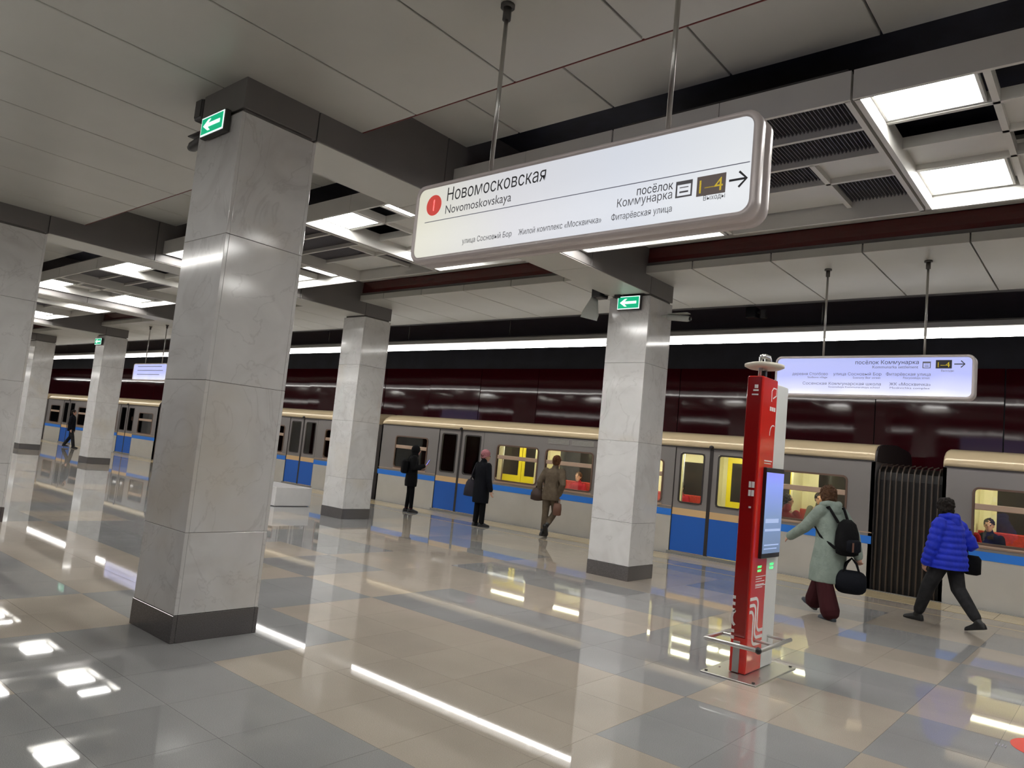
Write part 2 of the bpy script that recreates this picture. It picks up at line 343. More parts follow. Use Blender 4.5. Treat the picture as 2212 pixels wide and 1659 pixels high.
# red round sticker on the floor
st = thing('floor_sticker', 'red round sticker on the floor at the lower right', 'sticker', (-.34, 6.27, 0))
rg = [[(math.cos(a)*.26, math.sin(a)*.26, z) for a in [2*math.pi*k/40 for k in range(40)]] for z in (.0005, .002)]
MB().loft(rg).build('disc', K['sticker'], st)
mk = MB()
for q in range(4): mk.box(-.325+q*.018, -.318+q*.018, -.20, -.13-.01*(q % 2), .0005, .002)
mk.build('print_mark', K['inkgrey'], st)

# ------------------------------------------------------------------ outer walls
WB = struct(MB().box(XMIN, XMAX, 16.16, 16.4, -1.3, 5.6).build('wall_back', K['wallnavy']))
x = XMAX; rnd = random.Random(3); q = 0
while x > XMIN+2.2:
    pm = MB(); w = 2.18; t0 = rnd.uniform(-.010, .010); t1 = rnd.uniform(-.008, .008)
    ys = [16.10+t0+.004*math.sin(q*2.1), 16.10-t0, 16.10-t0+t1-.008, 16.10+t0+t1-.008]
    v = [(x, ys[0], -1.1), (x-w, ys[1], -1.1), (x-w, ys[2], 4.05), (x, ys[3], 4.05)]
    v += [(a, 16.15, z) for a, _, z in v]
    pm.add(v, [(0,1,2,3),(4,7,6,5),(0,4,5,1),(1,5,6,2),(2,6,7,3),(3,7,4,0)])
    pm.build('wall_panel', K['wallred'], WB); x -= 2.2; q += 1
struct(MB().box(XMIN, XMAX, -4.3, -4.0, -1.3, 5.6).build('wall_front', K['wallred']))
struct(MB().box(XMIN-.3, XMIN, -4.3, 16.4, -1.35, 5.6).build('wall_left', K['wallnavy']))
struct(MB().box(XMAX, XMAX+.3, -4.3, 16.4, -1.35, 5.6).build('wall_right', K['beam']))

# ------------------------------------------------------------------ ceiling
CE = struct(MB().box(XMIN-.3, XMAX+.3, -4.3, 16.4, 5.4, 5.6).build('ceiling', K['void']))
def slab_row(name, y0, y1, z0, z1, m):
    me = MB().box(-.5335, .5335, y0, y1, z0, z1).mesh(name, m, bevel=.004)
    i = 0
    while True:
        xc = -1.35-1.0833*(i-6)-.54
        if xc < XMIN+.6: break
        if xc < XMAX-.4: link(name, me, CE, (xc, 0, 0))
        i += 1
slab_row('ceiling_panel', .95, 3.81, Z_SLAB, 4.45, K['slab'])
slab_row('ceiling_panel', 3.80, 5.12, Z_UP, 4.76, K['slab'])
slab_row('ceiling_panel', 8.90, 11.13, Z_SLAB, 4.45, K['slab'])
MB().box(XMIN, XMAX, 7.28, 8.93, Z_UP, 4.76).build('upper_panel', K['slab'], CE)
MB().box(XMIN, XMAX, .97, 3.78, 4.455, 4.50).build('panel_backing', K['beam'], CE)
MB().box(XMIN, XMAX, 8.93, 11.10, 4.455, 4.50).build('panel_backing', K['beam'], CE)
MB().box(XMIN, XMAX, 3.80, 5.10, 4.765, 4.80).build('panel_backing', K['beam'], CE)
MB().box(XMIN, XMAX, 3.812, 3.820, 4.338, 4.350).build('red_edge', K['redline'], CE)
MB().box(XMIN, XMAX, 3.77, 3.80, 4.45, Z_UP).build('red_band', K['red'], CE)
bb = MB(); prof = [(8.965, 4.47), (8.94, 4.50), (8.935, 4.56), (8.945, 4.64), (8.95, 4.72), (9.0, 4.72), (9.0, 4.47)]
bb.loft([[(XMIN, y, z) for y, z in prof], [(XMAX, y, z) for y, z in prof]]); bb.build('red_band', K['red'], CE)
MB().box(XMIN, XMAX, 11.13, 11.34, 4.36, 4.60).build('edge_beam', K['dgrey'], CE)
MB().box(XMIN, XMAX, .74, .95, 4.36, 4.60).build('edge_beam', K['dgrey'], CE)
MB().box(XMIN, XMAX, 11.34, 16.16, 4.85, 4.95).build('track_ceiling', K['wallnavy'], CE)
MB().box(XMIN, XMAX, -4.0, .74, 4.85, 4.95).build('track_ceiling', K['wallnavy'], CE)
for k in range(-1, 9):                                  # beams across the hall, clad in grey panels
    x0, x1 = XR(k)-CW, XR(k)
    core = MB().box(x0+.02, x1-.02, 2.7, 9.73, Z_BEAM+.02, 5.3).build('ceiling_beam', K['void'], CE)
    cuts = [2.68, 3.36, 4.86, 6.2, 7.55, 9.07, 9.75]
    for a, c in zip(cuts, cuts[1:]): MB().box(x0, x1, a+.004, c-.004, Z_BEAM, 5.0).build('cladding_panel', K['beam'], core, bevel=.004)
    for a, c in ((3.37, 4.86), (4.86, 6.2), (6.2, 7.55), (7.55, 9.06)): MB().box(x0+.01, x1-.01, a+.004, c-.004, Z_BEAM-.008, Z_BEAM-.001).build('soffit_panel', K['slab'], core)
# coffered lattice between the beams
Y0, Y1 = 4.97, 7.40
rows = [(Y0+.04, 5.70), (5.70, 6.20), (6.20, 6.69), (6.69, Y1-.04)]
LAMPS = []
def coffer(k, n, a, c):
    x0, x1 = XR(k)+a, XR(k)+c
    fr = MB(); t = .038
    fr.box(x0+.012, x0+.012+t, Y0+.02, Y1-.005, Z_COF, 4.43).box(x1-.012-t, x1-.012, Y0+.02, Y1-.005, Z_COF, 4.43)
    fr.box(x0+.012, x1-.012, Y1-.03, Y1, Z_COF, 4.43)
    F = fr.build('coffer_frame', K['coffer'], CE)
    xm = (x0+x1)/2
    for p, q in ((x0+.008, xm-.003), (xm+.003, x1-.008)): MB().box(p, q, Y0, Y0+.03, Z_COF, 4.43).build('fascia_panel', K['coffer'], F)
    xi0, xi1 = x0+.05, x1-.05
    for y in (5.70, 6.20, 6.69): MB().box(xi0, xi1, y-.018, y+.018, Z_LAT, 4.43).build('rib', K['coffer'], F)
    mids = {0: (.66, .66, .66, .66), 1: (None, None, .66, .62), 2: (.68, .68, .68, .68)}[n]
    spec = {0: [('L', 'v'), ('p', 'v'), ('v', 'p'), ('L', 'L')], 1: [('o',), ('o',), ('o', 'p'), ('p', 'o')], 2: [('L', 'vL'), ('v', 'p'), ('p', 'v'), ('L', 'p')]}[n]
    for (ya, yb), mfrac, sp in zip(rows, mids, spec):
        cells = []
        if mfrac is None: cells = [(xi0, xi1, sp[0])]
        else:
            f = mfrac if n == 1 else .37
            if n == 1: f = .66
            xc = xi0+f*(xi1-xi0); MB().box(xc-.022, xc+.022, ya, yb, Z_LAT, 4.43).build('rib', K['coffer'], F)
            cells = [(xi0, xc-.022, sp[0]), (xc+.022, xi1, sp[1])]
            if n == 0 and sp == ('L', 'L'): pass
        for ca, cb, s in cells:
            if s == 'vL':
                xq = cb-.66; MB().box(xq-.05, xq-.012, ya, yb, Z_LAT, 4.43).build('rib', K['coffer'], F)
                LAMPS.append((k, n, ya, yb, xq, cb)); continue
            if s == 'L':
                if cb-ca > .8: ca, cb = cb-.66, cb
                LAMPS.append((k, n, ya, yb, ca, min(cb, ca+.64)))
            elif s == 'p': MB().box(ca, cb, ya+.018, yb-.018, 4.385, 4.40).build('blank_panel', K['coffer'], F)
            elif s == 'o':
                lo = MB(); m = int((cb-ca)/.030)
                for i in range(m):
                    xx = ca+(i+.5)*(cb-ca)/m
                    lo.add([(xx-.010, ya+.02, 4.385), (xx-.004, ya+.02, 4.385), (xx+.010, ya+.02, 4.43), (xx+.004, ya+.02, 4.43), (xx-.010, yb-.02, 4.385), (xx-.004, yb-.02, 4.385), (xx+.010, yb-.02, 4.43), (xx+.004, yb-.02, 4.43)],
                           [(0,1,2,3),(4,7,6,5),(0,4,5,1),(1,5,6,2),(2,6,7,3),(3,7,4,0)])
                o = lo.build('louvre', K['louvre'], F); o['kind'] = 'stuff'
                MB().box(ca, cb, ya+.02, yb-.02, 4.47, 4.48).build('louvre_backing', K['dgrey'], F)
for k in range(-1, 8):
    for n, (a, c) in enumerate(((0, 1.91), (1.91, 3.83), (3.83, 5.80))): coffer(k, n, a, c)
MB().box(XMIN, XMAX, 4.6, 7.9, 5.0, 5.05).build('void_lining', K['void'], CE)
bays = {-1: 'bay out of view at right', 0: 'bay above the long sign', 1: 'bay behind the front pillar', 2: 'second bay past the front pillar', 3: 'third bay past the front pillar', 4: 'fourth bay past the front pillar', 5: 'fifth bay past the front pillar', 6: 'sixth bay past the front pillar', 7: 'seventh bay past the front pillar'}
for k, n, ya, yb, xa, xb in LAMPS:
    side = 'near' if ya < 6 else 'far'; cx = (xa+xb)/2-XR(k)
    pos = 'first' if cx < .7 else 'second' if cx < 2 else 'third' if cx < 4.6 else 'last'
    yc = 5.36 if ya < 6 else 7.03; hw = (xb-xa)/2
    L = thing('ceiling_light', f'lit panel, {pos} along the {side} edge of the {bays[k]}', 'ceiling light', ((xa+xb)/2, yc, Z_LAT+.012), 0, 'lit panels in the ceiling lattice')
    def lm(hw=hw):
        return MB().box(-hw+.02, hw-.02, -.29, .29, 0, .012).mesh('diffuser', K['lamp'])
    link('diffuser', shared(('lampd', round(hw, 3)), lm), L)
    def fm(hw=hw):
        f = MB(); f.box(-hw, hw, -.31, -.29, -.006, .05).box(-hw, hw, .29, .31, -.006, .05).box(-hw, -hw+.02, -.29, .29, -.006, .05).box(hw-.02, hw, -.29, .29, -.006, .05).box(-hw, hw, -.31, .31, .04, .05); return f.mesh('frame', K['lampframe'])
    link('frame', shared(('lampf', round(hw, 3)), fm), L)

# ------------------------------------------------------------------ light strips over the platform edges
def light_strip(y, label):
    t = thing('light_strip', label, 'strip light', (0, y, 3.85))
    hb = MB(); hp_ = [(-.115, .125), (-.105, .20), (-.05, .235), (.05, .235), (.105, .20), (.115, .125)]
    hb.loft([[(XMIN+.2, p, q) for p, q in hp_], [(XMAX-.2, p, q) for p, q in hp_]]); hb.build('housing', K['housing'], t)
    x = XMAX-.3; db = MB(); dp_ = [(-.075, .125), (.075, .125), (.062, .012), (-.062, .012)]
    db.loft([[(-1.092, p, q) for p, q in dp_], [(1.092, p, q) for p, q in dp_]]); d = db.mesh('diffuser', K['stripside']); d2 = MB().box(-1.092, 1.092, -.062, .062, 0, .012).mesh('diffuser', K['strip'])
    while x > XMIN+2.4: link('side_cover', d, t, (x-1.1, 0, 0)); link('diffuser', d2, t, (x-1.1, 0, 0)); x -= 2.2
    x = XMAX-1; hm = MB().tube([(0, 0, .23), (0, 0, 1.0)], .012, 8, False).mesh('hanger', K['dsteel'], True)
    while x > XMIN+1: link('hanger', hm, t, (x, 0, 0)); x -= 3.25
light_strip(11.75, 'long white strip light hanging over the platform edge beside the train')
light_strip(.67, 'long white strip light over the near platform edge, seen reflected in pillar marble')

# ------------------------------------------------------------------ columns
ZR = [.20, .80, 1.94, 3.08, 4.06]
def column(x1, yy, label):
    x0 = x1-CW; y0, y1 = yy
    t = thing('column', label, 'column', ((x0+x1)/2, (y0+y1)/2, 0))
    h, d = CW/2, (y1-y0)/2
    link('core', shared(('core', d), lambda: MB().box(-h+.03, h-.03, -d+.03, d-.03, 0, Z_BEAM).mesh('core', K['joint'])), t)
    for za, zb in zip(ZR, ZR[1:]):
        g = .0015
        def fr(): return MB().box(-h, h, -d, -d+.03, za+g, zb-g).mesh('marble_slab', K['marble'], bevel=.0025)
        def sd(): return MB().box(h-.03, h, -d+.0305, d-.0305, za+g, zb-g).mesh('marble_slab', K['marble'], bevel=.0025)
        link('marble_slab', shared(('cf', d, za), fr), t); link('marble_slab', shared(('cs', d, za), sd), t)
        o = link('marble_slab', shared(('cf', d, za), fr), t); o.rotation_euler = (0, 0, math.pi)
        o = link('marble_slab', shared(('cs', d, za), sd), t); o.rotation_euler = (0, 0, math.pi)
    e = .006
    def sf(): return MB().box(-h-e, h+e, -d-e, -d+.028, 0, .199).mesh('skirting', K['plinth'], bevel=.003)
    def ss(): return MB().box(h-.028, h+e, -d+.0285, d-.0285, 0, .199).mesh('skirting', K['plinth'], bevel=.003)
    for r in (0, math.pi):
        o = link('skirting', shared(('sf', d), sf), t); o.rotation_euler = (0, 0, r)
        o = link('skirting', shared(('ss', d), ss), t); o.rotation_euler = (0, 0, r)
    return t
column(XR(0), YA, 'big pale marble pillar in the foreground with a green exit arrow')
column(XR(1), YA, 'marble pillar cut by the left edge of the view')
column(XR(0), YB, 'marble pillar beside the red info totem with loudspeaker at top')
column(XR(1), YB, 'marble pillar near the woman holding a glowing phone')
column(XR(2), YB, 'marble pillar of the far row hidden behind the foreground pillar')
column(XR(3), YB, 'distant marble pillar with a tiny green exit sign at top')
column(XR(4), YB, 'farthest marble pillar seen beside the left-edge pillar')
column(XR(5), YB, 'marble pillar of the far row hidden behind the left-edge pillar')

# exit signs, loudspeakers and cameras on the columns
def exit_sign(xc, y, zc, w, h, label):
    t = thing('exit_sign', label, 'exit sign', (xc, y, zc))
    MB().box(-w/2-.012, w/2+.012, 0, .05, -h/2-.012, h/2+.012).build('housing', K['dgrey'], t, bevel=.006)
    MB().box(-w/2, w/2, -.004, 0, -h/2, h/2).build('border', K['exitwhite'], t)
    MB().box(-w/2+.012, w/2-.012, -.007, -.004, -h/2+.012, h/2-.012).build('face', K['exitgreen'], t)
    a = MB(); a.box(-w*.18, w*.36, -.010, -.007, -h*.10, h*.10)
    v = [(-w*.38, 0), (-w*.16, h*.30), (-w*.06, h*.30), (-w*.20, h*.06), (-w*.20, -h*.06), (-w*.06, -h*.30), (-w*.16, -h*.30)]
    a.loft([[(p, -.007, q) for p, q in v], [(p, -.010, q) for p, q in v]]); a.build('arrow', K['exitwhite'], t)
exit_sign(-5.655, 2.62, 4.005, .36, .155, 'lit green exit sign with white arrow on the foreground pillar')
exit_sign(-5.62, 9.0, 3.955, .37, .19, 'lit green exit sign with white arrow on the pillar by the red totem')
exit_sign(-25.15, 9.0, 3.86, .5, .20, 'tiny lit green exit sign on a distant pillar')
def cam_thing(loc, rz, label, m='lgrey', L=.30):
    t = thing('security_camera', label, 'camera', loc, rz)
    MB().tube([(0, 0, 0), (.10, 0, .0), (.13, 0, -.02)], .018, 8).build('bracket', K[m], t, True)
    MB().tube([(.12, 0, -.02), (.12+L, 0, -.055)], .045, 12).build('camera_body', K[m], t, True)
    MB().box(.10, .14+L, -.055, .055, .018, .03).build('sun_shield', K[m], t, bevel=.006)
    MB().tube([(.12+L+.03, 0, -.056), (.12+L+.05, 0, -.058)], .03, 10, False).build('lens', K['black'], t, True)
cam_thing((-5.99, 2.8, 4.08), math.pi, 'small security camera on the left side of the foreground pillar', 'dgrey', .24)
cam_thing((-5.31, 9.45, 3.83), 0, 'pale security camera sticking out right of the pillar by the totem')
def speaker(x, y, z, sx, sy, sz, label, m='lgrey', tilt=0.):
    t = thing('loudspeaker', label, 'loudspeaker', (x, y, z))
    o = MB().box(-sx/2, sx/2, -sy/2, sy/2, -sz/2, sz/2).build('cabinet', K[m], t, bevel=.02, seg=2); o.rotation_euler = (tilt, 0, 0)
    o = MB().box(-sx/2+.02, sx/2-.02, -sy/2-.006, -sy/2, -sz/2+.02, sz/2-.02).build('grille', K['dgrey'], t); o.rotation_euler = (tilt, 0, 0)
    MB().box(sx/2-.02, sx/2+.12, -.02, .02, -.01, .03).build('bracket', K['dsteel'], t)
speaker(-6.10, 2.76, 4.27, .14, .14, .20, 'small dark loudspeaker left of the foreground pillar top', 'dgrey')
t = thing('loudspeaker', 'grey green horn loudspeaker left of the pillar by the totem', 'loudspeaker', (-6.12, 8.95, 3.98))
MB().box(-.07, .10, -.10, .12, .06, .26).build('driver_box', K['black'], t, bevel=.015)
hr = []
for i in range(6):
    f = i/5; s = .07+.13*f; hr.append([(-.05+s*cx*.8, -.02-.10*f+.02*cy, .06-.30*f+s*cy*.25-.04*cx) for cx, cy in ((-1, -1), (1, -1), (1, 1), (-1, 1))])
MB().loft(hr).build('horn', K['lgrey'], t, bevel=.01)
MB().box(.08, .16, -.02, .05, .1, .2).build('bracket', K['dsteel'], t)
t = thing('emergency_light', 'small emergency light box above the exit sign on the pillar by the totem', 'emergency light', (-5.56, 8.99, 4.13))
MB().box(-.19, .19, 0, .09, -.05, .05).build('housing', K['dgrey'], t, bevel=.01); MB().box(-.17, .13, -.03, .0, .02, .07).build('lamp_cover', K['lgrey'], t, bevel=.012, seg=2)
MB().box(-.30, -.20, -.02, .05, -.10, .02).build('battery_box', K['black'], t, bevel=.008)
for dx in (-.25, .14):
    pass
t = thing('loudspeaker', 'pair of dark boxes hanging near the strip light in shadow', 'loudspeaker', (-4.8, 11.75, 4.33))
MB().box(-.18, .0, -.09, .09, -.08, .10).build('cabinet', K['black'], t, bevel=.01); MB().box(.06, .15, -.05, .05, -.09, .06).build('junction_box', K['dgrey'], t, bevel=.01); MB().tube([(-.05, 0, .1), (-.05, 0, .515)], .012, 8, False).build('hanger', K['dsteel'], t); MB().box(-.02, .08, -.02, .02, .0, .03).build('bracket', K['dsteel'], t)

# ------------------------------------------------------------------ lit hanging signs
def rrect(x0, x1, z0, z1, r, n=6):
    out = []
    for cx, cz, a0 in ((x1-r, z1-r, 0), (x0+r, z1-r, 90), (x0+r, z0+r, 180), (x1-r, z0+r, 270)):
        for i in range(n+1): a = math.radians(a0+90*i/n); out.append((cx+r*math.cos(a), cz+r*math.sin(a)))
    return out
def hanging_sign(x0, x1, y, z0, z1, face, label, hang, texts, back=None, depth=.15, fr=.032):
    back = back or face
    t = thing('hanging_sign', label, 'sign', ((x0+x1)/2, y+depth/2, z0)); ox, oy, oz = -(x0+x1)/2, -(y+depth/2), -z0
    bd = rrect(x0, x1, z0, z1, .075); inn = rrect(x0+fr, x1-fr, z0+fr, z1-fr, .052)
    def ring(pts, yy): return [(a+ox, yy+oy, c+oz) for a, c in pts]
    mid0, mid1 = rrect(x0+.012, x1-.012, z0+.012, z1-.012, .065), None
    f = MB(); n = len(bd)
    seq = [ring(inn, y+.012), ring(inn, y-.004), ring(mid0, y-.008), ring(bd, y+.012), ring(bd, y+.05), ring(mid0, y+.056), ring(mid0, y+.09), ring(bd, y+.096), ring(bd, y+depth-.01), ring(mid0, y+depth)]
    f.loft(seq); f.build('frame', K['alu'], t, True)
    MB().loft([ring(inn, y+.011), ring(inn, y+.002)]).build('lit_face', face, t)
    MB().loft([ring(inn, y+depth), ring(inn, y+depth+.003)]).build('lit_face', back, t)
    for hx in hang:
        h = MB(); h.tube([(hx+ox, 0, z1+oz-.005), (hx+ox, 0, Z_SLAB+oz+.02)], .0135, 10, False); h.build('hanger_rod', K['steel'], t, True)
        h = MB(); h.tube([(hx+ox, 0, Z_SLAB+oz-.10), (hx+ox, 0, Z_SLAB+oz-.02)], .026, 10, False).tube([(hx+ox, 0, Z_SLAB+oz-.02), (hx+ox, 0, Z_SLAB+oz+.005)], .045, 12, False); h.build('ceiling_clamp', K['dsteel'], t, True)
    yf = y+.0005
    for kind, a in texts:
        if kind == 't':
            s, x, z, w, size, al, m, bold = a; me = text_mesh(s, x, z, w, size, al, bold, 'y', 0, K[m]); me.name = 'lettering'
            link('lettering', me, t, (ox, yf-.001+oy, oz))
        else:
            name, b, m = a; o = b.build(name, K[m], t, loc=(ox, yf-.001+oy, oz))
def flat(pts, y0=0., th=.0012): return MB().loft([[(a, y0, c) for a, c in pts], [(a, y0+th, c) for a, c in pts]])
def disc(cx, cz, r): return flat([(cx+r*math.cos(2*math.pi*i/32), cz+r*math.sin(2*math.pi*i/32)) for i in range(32)])
def arrow(x0, x1, zc, hh, th):
    b = MB(); b.ribbon([(x0, 0, zc), (x1-.006, 0, zc)], th, (0, -1, 0), .001); b.ribbon([(x1-hh, 0, zc+hh), (x1, 0, zc), (x1-hh, 0, zc-hh)], th, (0, -1, 0), .0012); return b
def bus_icon(x0, x1, z0, z1):
    b = MB(); m = .008
    b.box(x0, x1, 0, .001, z1-.018, z1); b.box(x0, x0+m, 0, .001, z0, z1-.018); b.box(x1-m, x1, 0, .001, z0, z1-.018); b.box(x0+m, x1-m, 0, .001, z0, z0+m)
    b.box(x0+.02, x1-.02, 0, .001, z0+.022, z0+.03); b.box(x0+.02, x1-.02, 0, .001, z0+.046, z0+.05); return b
sg = gradient_emit('sign_face_warm', 0, -3.53, -1.26, [(0, (.86, .83, .66)), (.10, (.84, .83, .74)), (.35, (.80, .80, .84)), (.7, (.80, .84, .93)), (1, (.90, .93, .97))], E_SIGN, .25)
sb = gradient_emit('sign_face_cool', 2, 2.70, 3.20, [(0, (.98, .98, 1.0)), (.16, (.70, .72, 1.0)), (.5, (.45, .49, .93)), (.8, (.45, .49, .90)), (1, (.40, .46, .88))], 1.0, .35)
hanging_sign(-3.51, -1.262, 2.99, 2.742, 3.25, sg, 'long white lit direction sign hanging in front, with red line circle', (-2.95, -1.77), [
 ('p', ('line_badge', disc(-3.337, 3.103, .066), 'signred')), ('t', ('1', -3.337, 3.067, None, .105, 'C', 'signwhite', .012)),
 ('t', ('Новомосковская', -3.224, 3.113, .764, .116, 'L', 'ink', .006)), ('t', ('Novomoskovskaya', -3.228, 3.032, .531, .078, 'L', 'inkgrey', 0)),
 ('p', ('divider_line', MB().box(-3.405, -1.303, 0, .001, 2.997, 3.001), 'rule')),
 ('t', ('посёлок', -1.674, 2.934, .197, .06, 'R', 'ink', .002)), ('t', ('Коммунарка', -1.676, 2.889, .305, .06, 'R', 'inkgrey', .002)),
 ('p', ('bus_icon', bus_icon(-1.659, -1.574, 2.886, 2.966), 'inkgrey')), ('p', ('exit_number_box', MB().box(-1.551, -1.410, 0, .001, 2.876, 2.970), 'signbox')),
 ('t', ('1–4', -1.4805, 2.890, .115, .09, 'C', 'signyel', .006)), ('t', ('Выходы', -1.409, 2.852, .105, .034, 'R', 'inkgrey', 0)), ('p', ('arrow', arrow(-1.394, -1.312, 2.926, .036, .010), 'ink')),
 ('t', ('улица Сосновый Бор', -3.054, 2.824, .386, .046, 'L', 'inkgrey', .002)), ('t', ('Жилой комплекс «Москвичка»', -2.617, 2.824, .549, .046, 'L', 'inkgrey', .002)), ('t', ('Фитарёвская улица', -2.009, 2.824, .337, .046, 'L', 'inkgrey', .002))], sb)
BT = [('t', ('посёлок Коммунарка', -1.889, 3.095, .69, .066, 'R', 'ink', .002)), ('t', ('Kommunarka settlement', -1.893, 3.045, .49, .048, 'R', 'inkgrey', 0)),
 ('p', ('bus_icon', bus_icon(-1.849, -1.766, 3.046, 3.123), 'inkgrey')), ('p', ('exit_number_box', MB().box(-1.715, -1.555, 0, .001, 3.043, 3.140), 'ink')),
 ('t', ('1–4', -1.635, 3.058, .12, .085, 'C', 'signyel', .004)), ('p', ('arrow', arrow(-1.532, -1.428, 3.093, .038, .011), 'ink')), ('t', ('Выходы', -1.534, 3.006, .125, .034, 'R', 'inkgrey', 0)),
 ('t', ('деревня Столбово', -3.332, 2.958, .437, .050, 'L', 'inkgrey', .002)), ('t', ('Stolbovo village', -2.899, 2.921, .24, .036, 'R', 'inkgrey', 0)),
 ('t', ('улица Сосновый Бор', -2.830, 2.958, .549, .050, 'L', 'inkgrey', .002)), ('t', ('Sosnovy Bor street', -2.290, 2.919, .31, .036, 'R', 'inkgrey', 0)),
 ('t', ('Фитарёвская улица', -2.232, 2.958, .469, .050, 'L', 'inkgrey', .002)), ('t', ('Fitaryovskaya street', -1.771, 2.921, .275, .036, 'R', 'inkgrey', 0)),
 ('t', ('Сосенская Коммунарская школа', -3.195, 2.838, .914, .050, 'L', 'inkgrey', .002)), ('t', ('Sosenskaya Kommunarskaya school', -2.295, 2.803, .585, .032, 'R', 'inkgrey', 0)),
 ('t', ('ЖК «Москвичка»', -2.190, 2.840, .432, .050, 'L', 'inkgrey', .002)), ('t', ('Moskvichka complex', -1.766, 2.802, .417, .032, 'R', 'inkgrey', 0))]
hanging_sign(-3.56, -1.325, 9.40, 2.69, 3.205, sb, 'pale blue lit direction sign hanging behind the red totem', (-2.985, -1.85), BT)
hanging_sign(-23.2, -20.96, 9.40, 2.69, 3.205, sb, 'small distant pale blue lit sign behind the foreground pillar', (-22.6, -21.5),
 [('p', ('lettering', MB().box(-22.9, -21.3, 0, .001, 3.10, 3.12).box(-22.9, -21.2, 0, .001, 2.98, 3.0).box(-22.9, -21.4, 0, .001, 2.86, 2.88), 'rule'))])

# ------------------------------------------------------------------ red info totem
t = thing('info_totem', 'tall red and white information totem with a blue lit screen', 'information totem', (-2.43, 6.27, 0)); ox, oy = 2.43, -6.27
MB().box(-2.655+ox, -2.19+ox, 5.80+oy, 6.70+oy, 0, .012).build('base_plate', K['steel'], t, bevel=.003)
bl = MB()
for cx, cy in ((-2.62, 5.84), (-2.225, 5.84), (-2.225, 6.66), (-2.62, 6.66)): bl.tube([(cx+ox, cy+oy, .010), (cx+ox, cy+oy, .022)], .013, 8, False)
bl.build('anchor_bolt', K['dsteel'], t)
RB = MB().box(-2.50+ox, -2.36+ox, 6.0+oy, 6.33+oy, .014, 2.468).build('red_body', K['kred'], t, bevel=.012, seg=2)
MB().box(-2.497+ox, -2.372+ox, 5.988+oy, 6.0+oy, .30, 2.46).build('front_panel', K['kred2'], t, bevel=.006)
MB().box(-2.472+ox, -2.415+ox, 5.992+oy, 6.001+oy, .02, .27).build('service_door', K['steel'], t, bevel=.003)
MB().box(-2.50+ox, -2.362+ox, 6.331+oy, 6.60+oy, .014, 2.44).build('white_body', K['kwhite'], t, bevel=.014, seg=2)
MB().box(-2.361+ox, -2.33+ox, 6.115+oy, 6.525+oy, .945, 1.705).build('screen_frame', K['black'], t, bevel=.004)
MB().box(-2.331+ox, -2.328+ox, 6.121+oy, 6.519+oy, .985, 1.665).build('screen', K['kscreen'], t)
sc = MB()
for i, (za, zb, yb) in enumerate(((1.24, 1.275, 6.45), (1.17, 1.19, 6.50), (1.05, 1.06, 6.48), (1.02, 1.028, 6.44))): sc.box(-2.328+ox, -2.327+ox, 6.15+oy, yb+oy, za, zb)
sc.build('screen_text', mat('screen_text', (.2, .3, .5), .4, emit=.7, ecol=(.42, .5, .75)), t)
BP = MB(); r = .017; zb = .27
BP.tube([(-2.64+ox, 5.83+oy, zb), (-2.22+ox, 5.83+oy, zb)], r, 10).tube([(-2.19+ox, 5.85+oy, zb), (-2.19+ox, 6.52+oy, zb)], r, 10).tube([(-2.64+ox, 5.85+oy, zb), (-2.64+ox, 6.52+oy, zb)], r, 10)
for sx in (-2.60, -2.25): BP.tube([(sx+ox, 6.05+oy, .0), (sx+ox, 6.05+oy, .02)], .01, 6, False)
BP.tube([(-2.51+ox, 6.15+oy, zb), (-2.64+ox, 6.15+oy, zb)], .012, 8).tube([(-2.35+ox, 6.15+oy, zb), (-2.19+ox, 6.15+oy, zb)], .012, 8).tube([(-2.35+ox, 6.45+oy, zb), (-2.19+ox, 6.45+oy, zb)], .012, 8)
BP.build('bumper_rail', K['steel'], t, True)
MB().ell((-2.20+ox, 5.835+oy, zb), (.027, .027, .027), 10, 8).build('corner_joint', K['black'], t, True)
hd = MB(); hd.stack([(-2.43+ox, 6.17+oy, z, a, c) for z, a, c in ((2.545, .05, .05), (2.548, .13, .13), (2.565, .165, .165), (2.585, .165, .165), (2.60, .11, .11), (2.603, .05, .05))], 28); hd.build('antenna_dish', K['cream'], t, True)
hp = MB()
for yy in (6.08, 6.20): hp.tube([(-2.43+ox, yy+oy, 2.46), (-2.43+ox, yy+oy, 2.64)], .016, 8, False)
hp.ribbon([(-2.43+ox, 6.06+oy, 2.635), (-2.43+ox, 6.12+oy, 2.655), (-2.43+ox, 6.22+oy, 2.655), (-2.43+ox, 6.26+oy, 2.60)], .035, (1, 0, 0), .03); hp.build('antenna_mount', K['steel'], t, True)
MB().box(-2.46+ox, -2.40+ox, 6.12+oy, 6.17+oy, 2.46, 2.53).build('antenna_box', K['black'], t, bevel=.008)
def s_curve(i):
    d = .052*i; zt, zl, yv = .615-d, .345-d, 6.155-.042*i+.03; pts = [(6.012, zt), (yv-.06, zt)]; R = .055
    pts = [(6.012, zt)]
    for q in range(7): a = math.pi/2*(1-q/6); pts.append((yv-R+R*math.cos(a), zt-R+R*math.sin(a)))
    for q in range(7): a = math.pi+math.pi/2*q/6; pts.append((yv+R+R*math.cos(a), zl+R+R*math.sin(a)))
    pts.append((6.322, zl)); return pts
sm = MB()
for i in range(3): sm.ribbon([(-2.36+ox, y+oy, z) for y, z in s_curve(i)], .026, (1, 0, 0), .0015)
sm.build('stripe_emblem', K['kmark'], t)
sf = MB()
for i, z in enumerate((.615, .563, .511)): sf.ribbon([(-2.496+ox, 5.999+oy, z), (-2.472+ox, 5.999+oy, z)], .026, (0, -1, 0), .014)
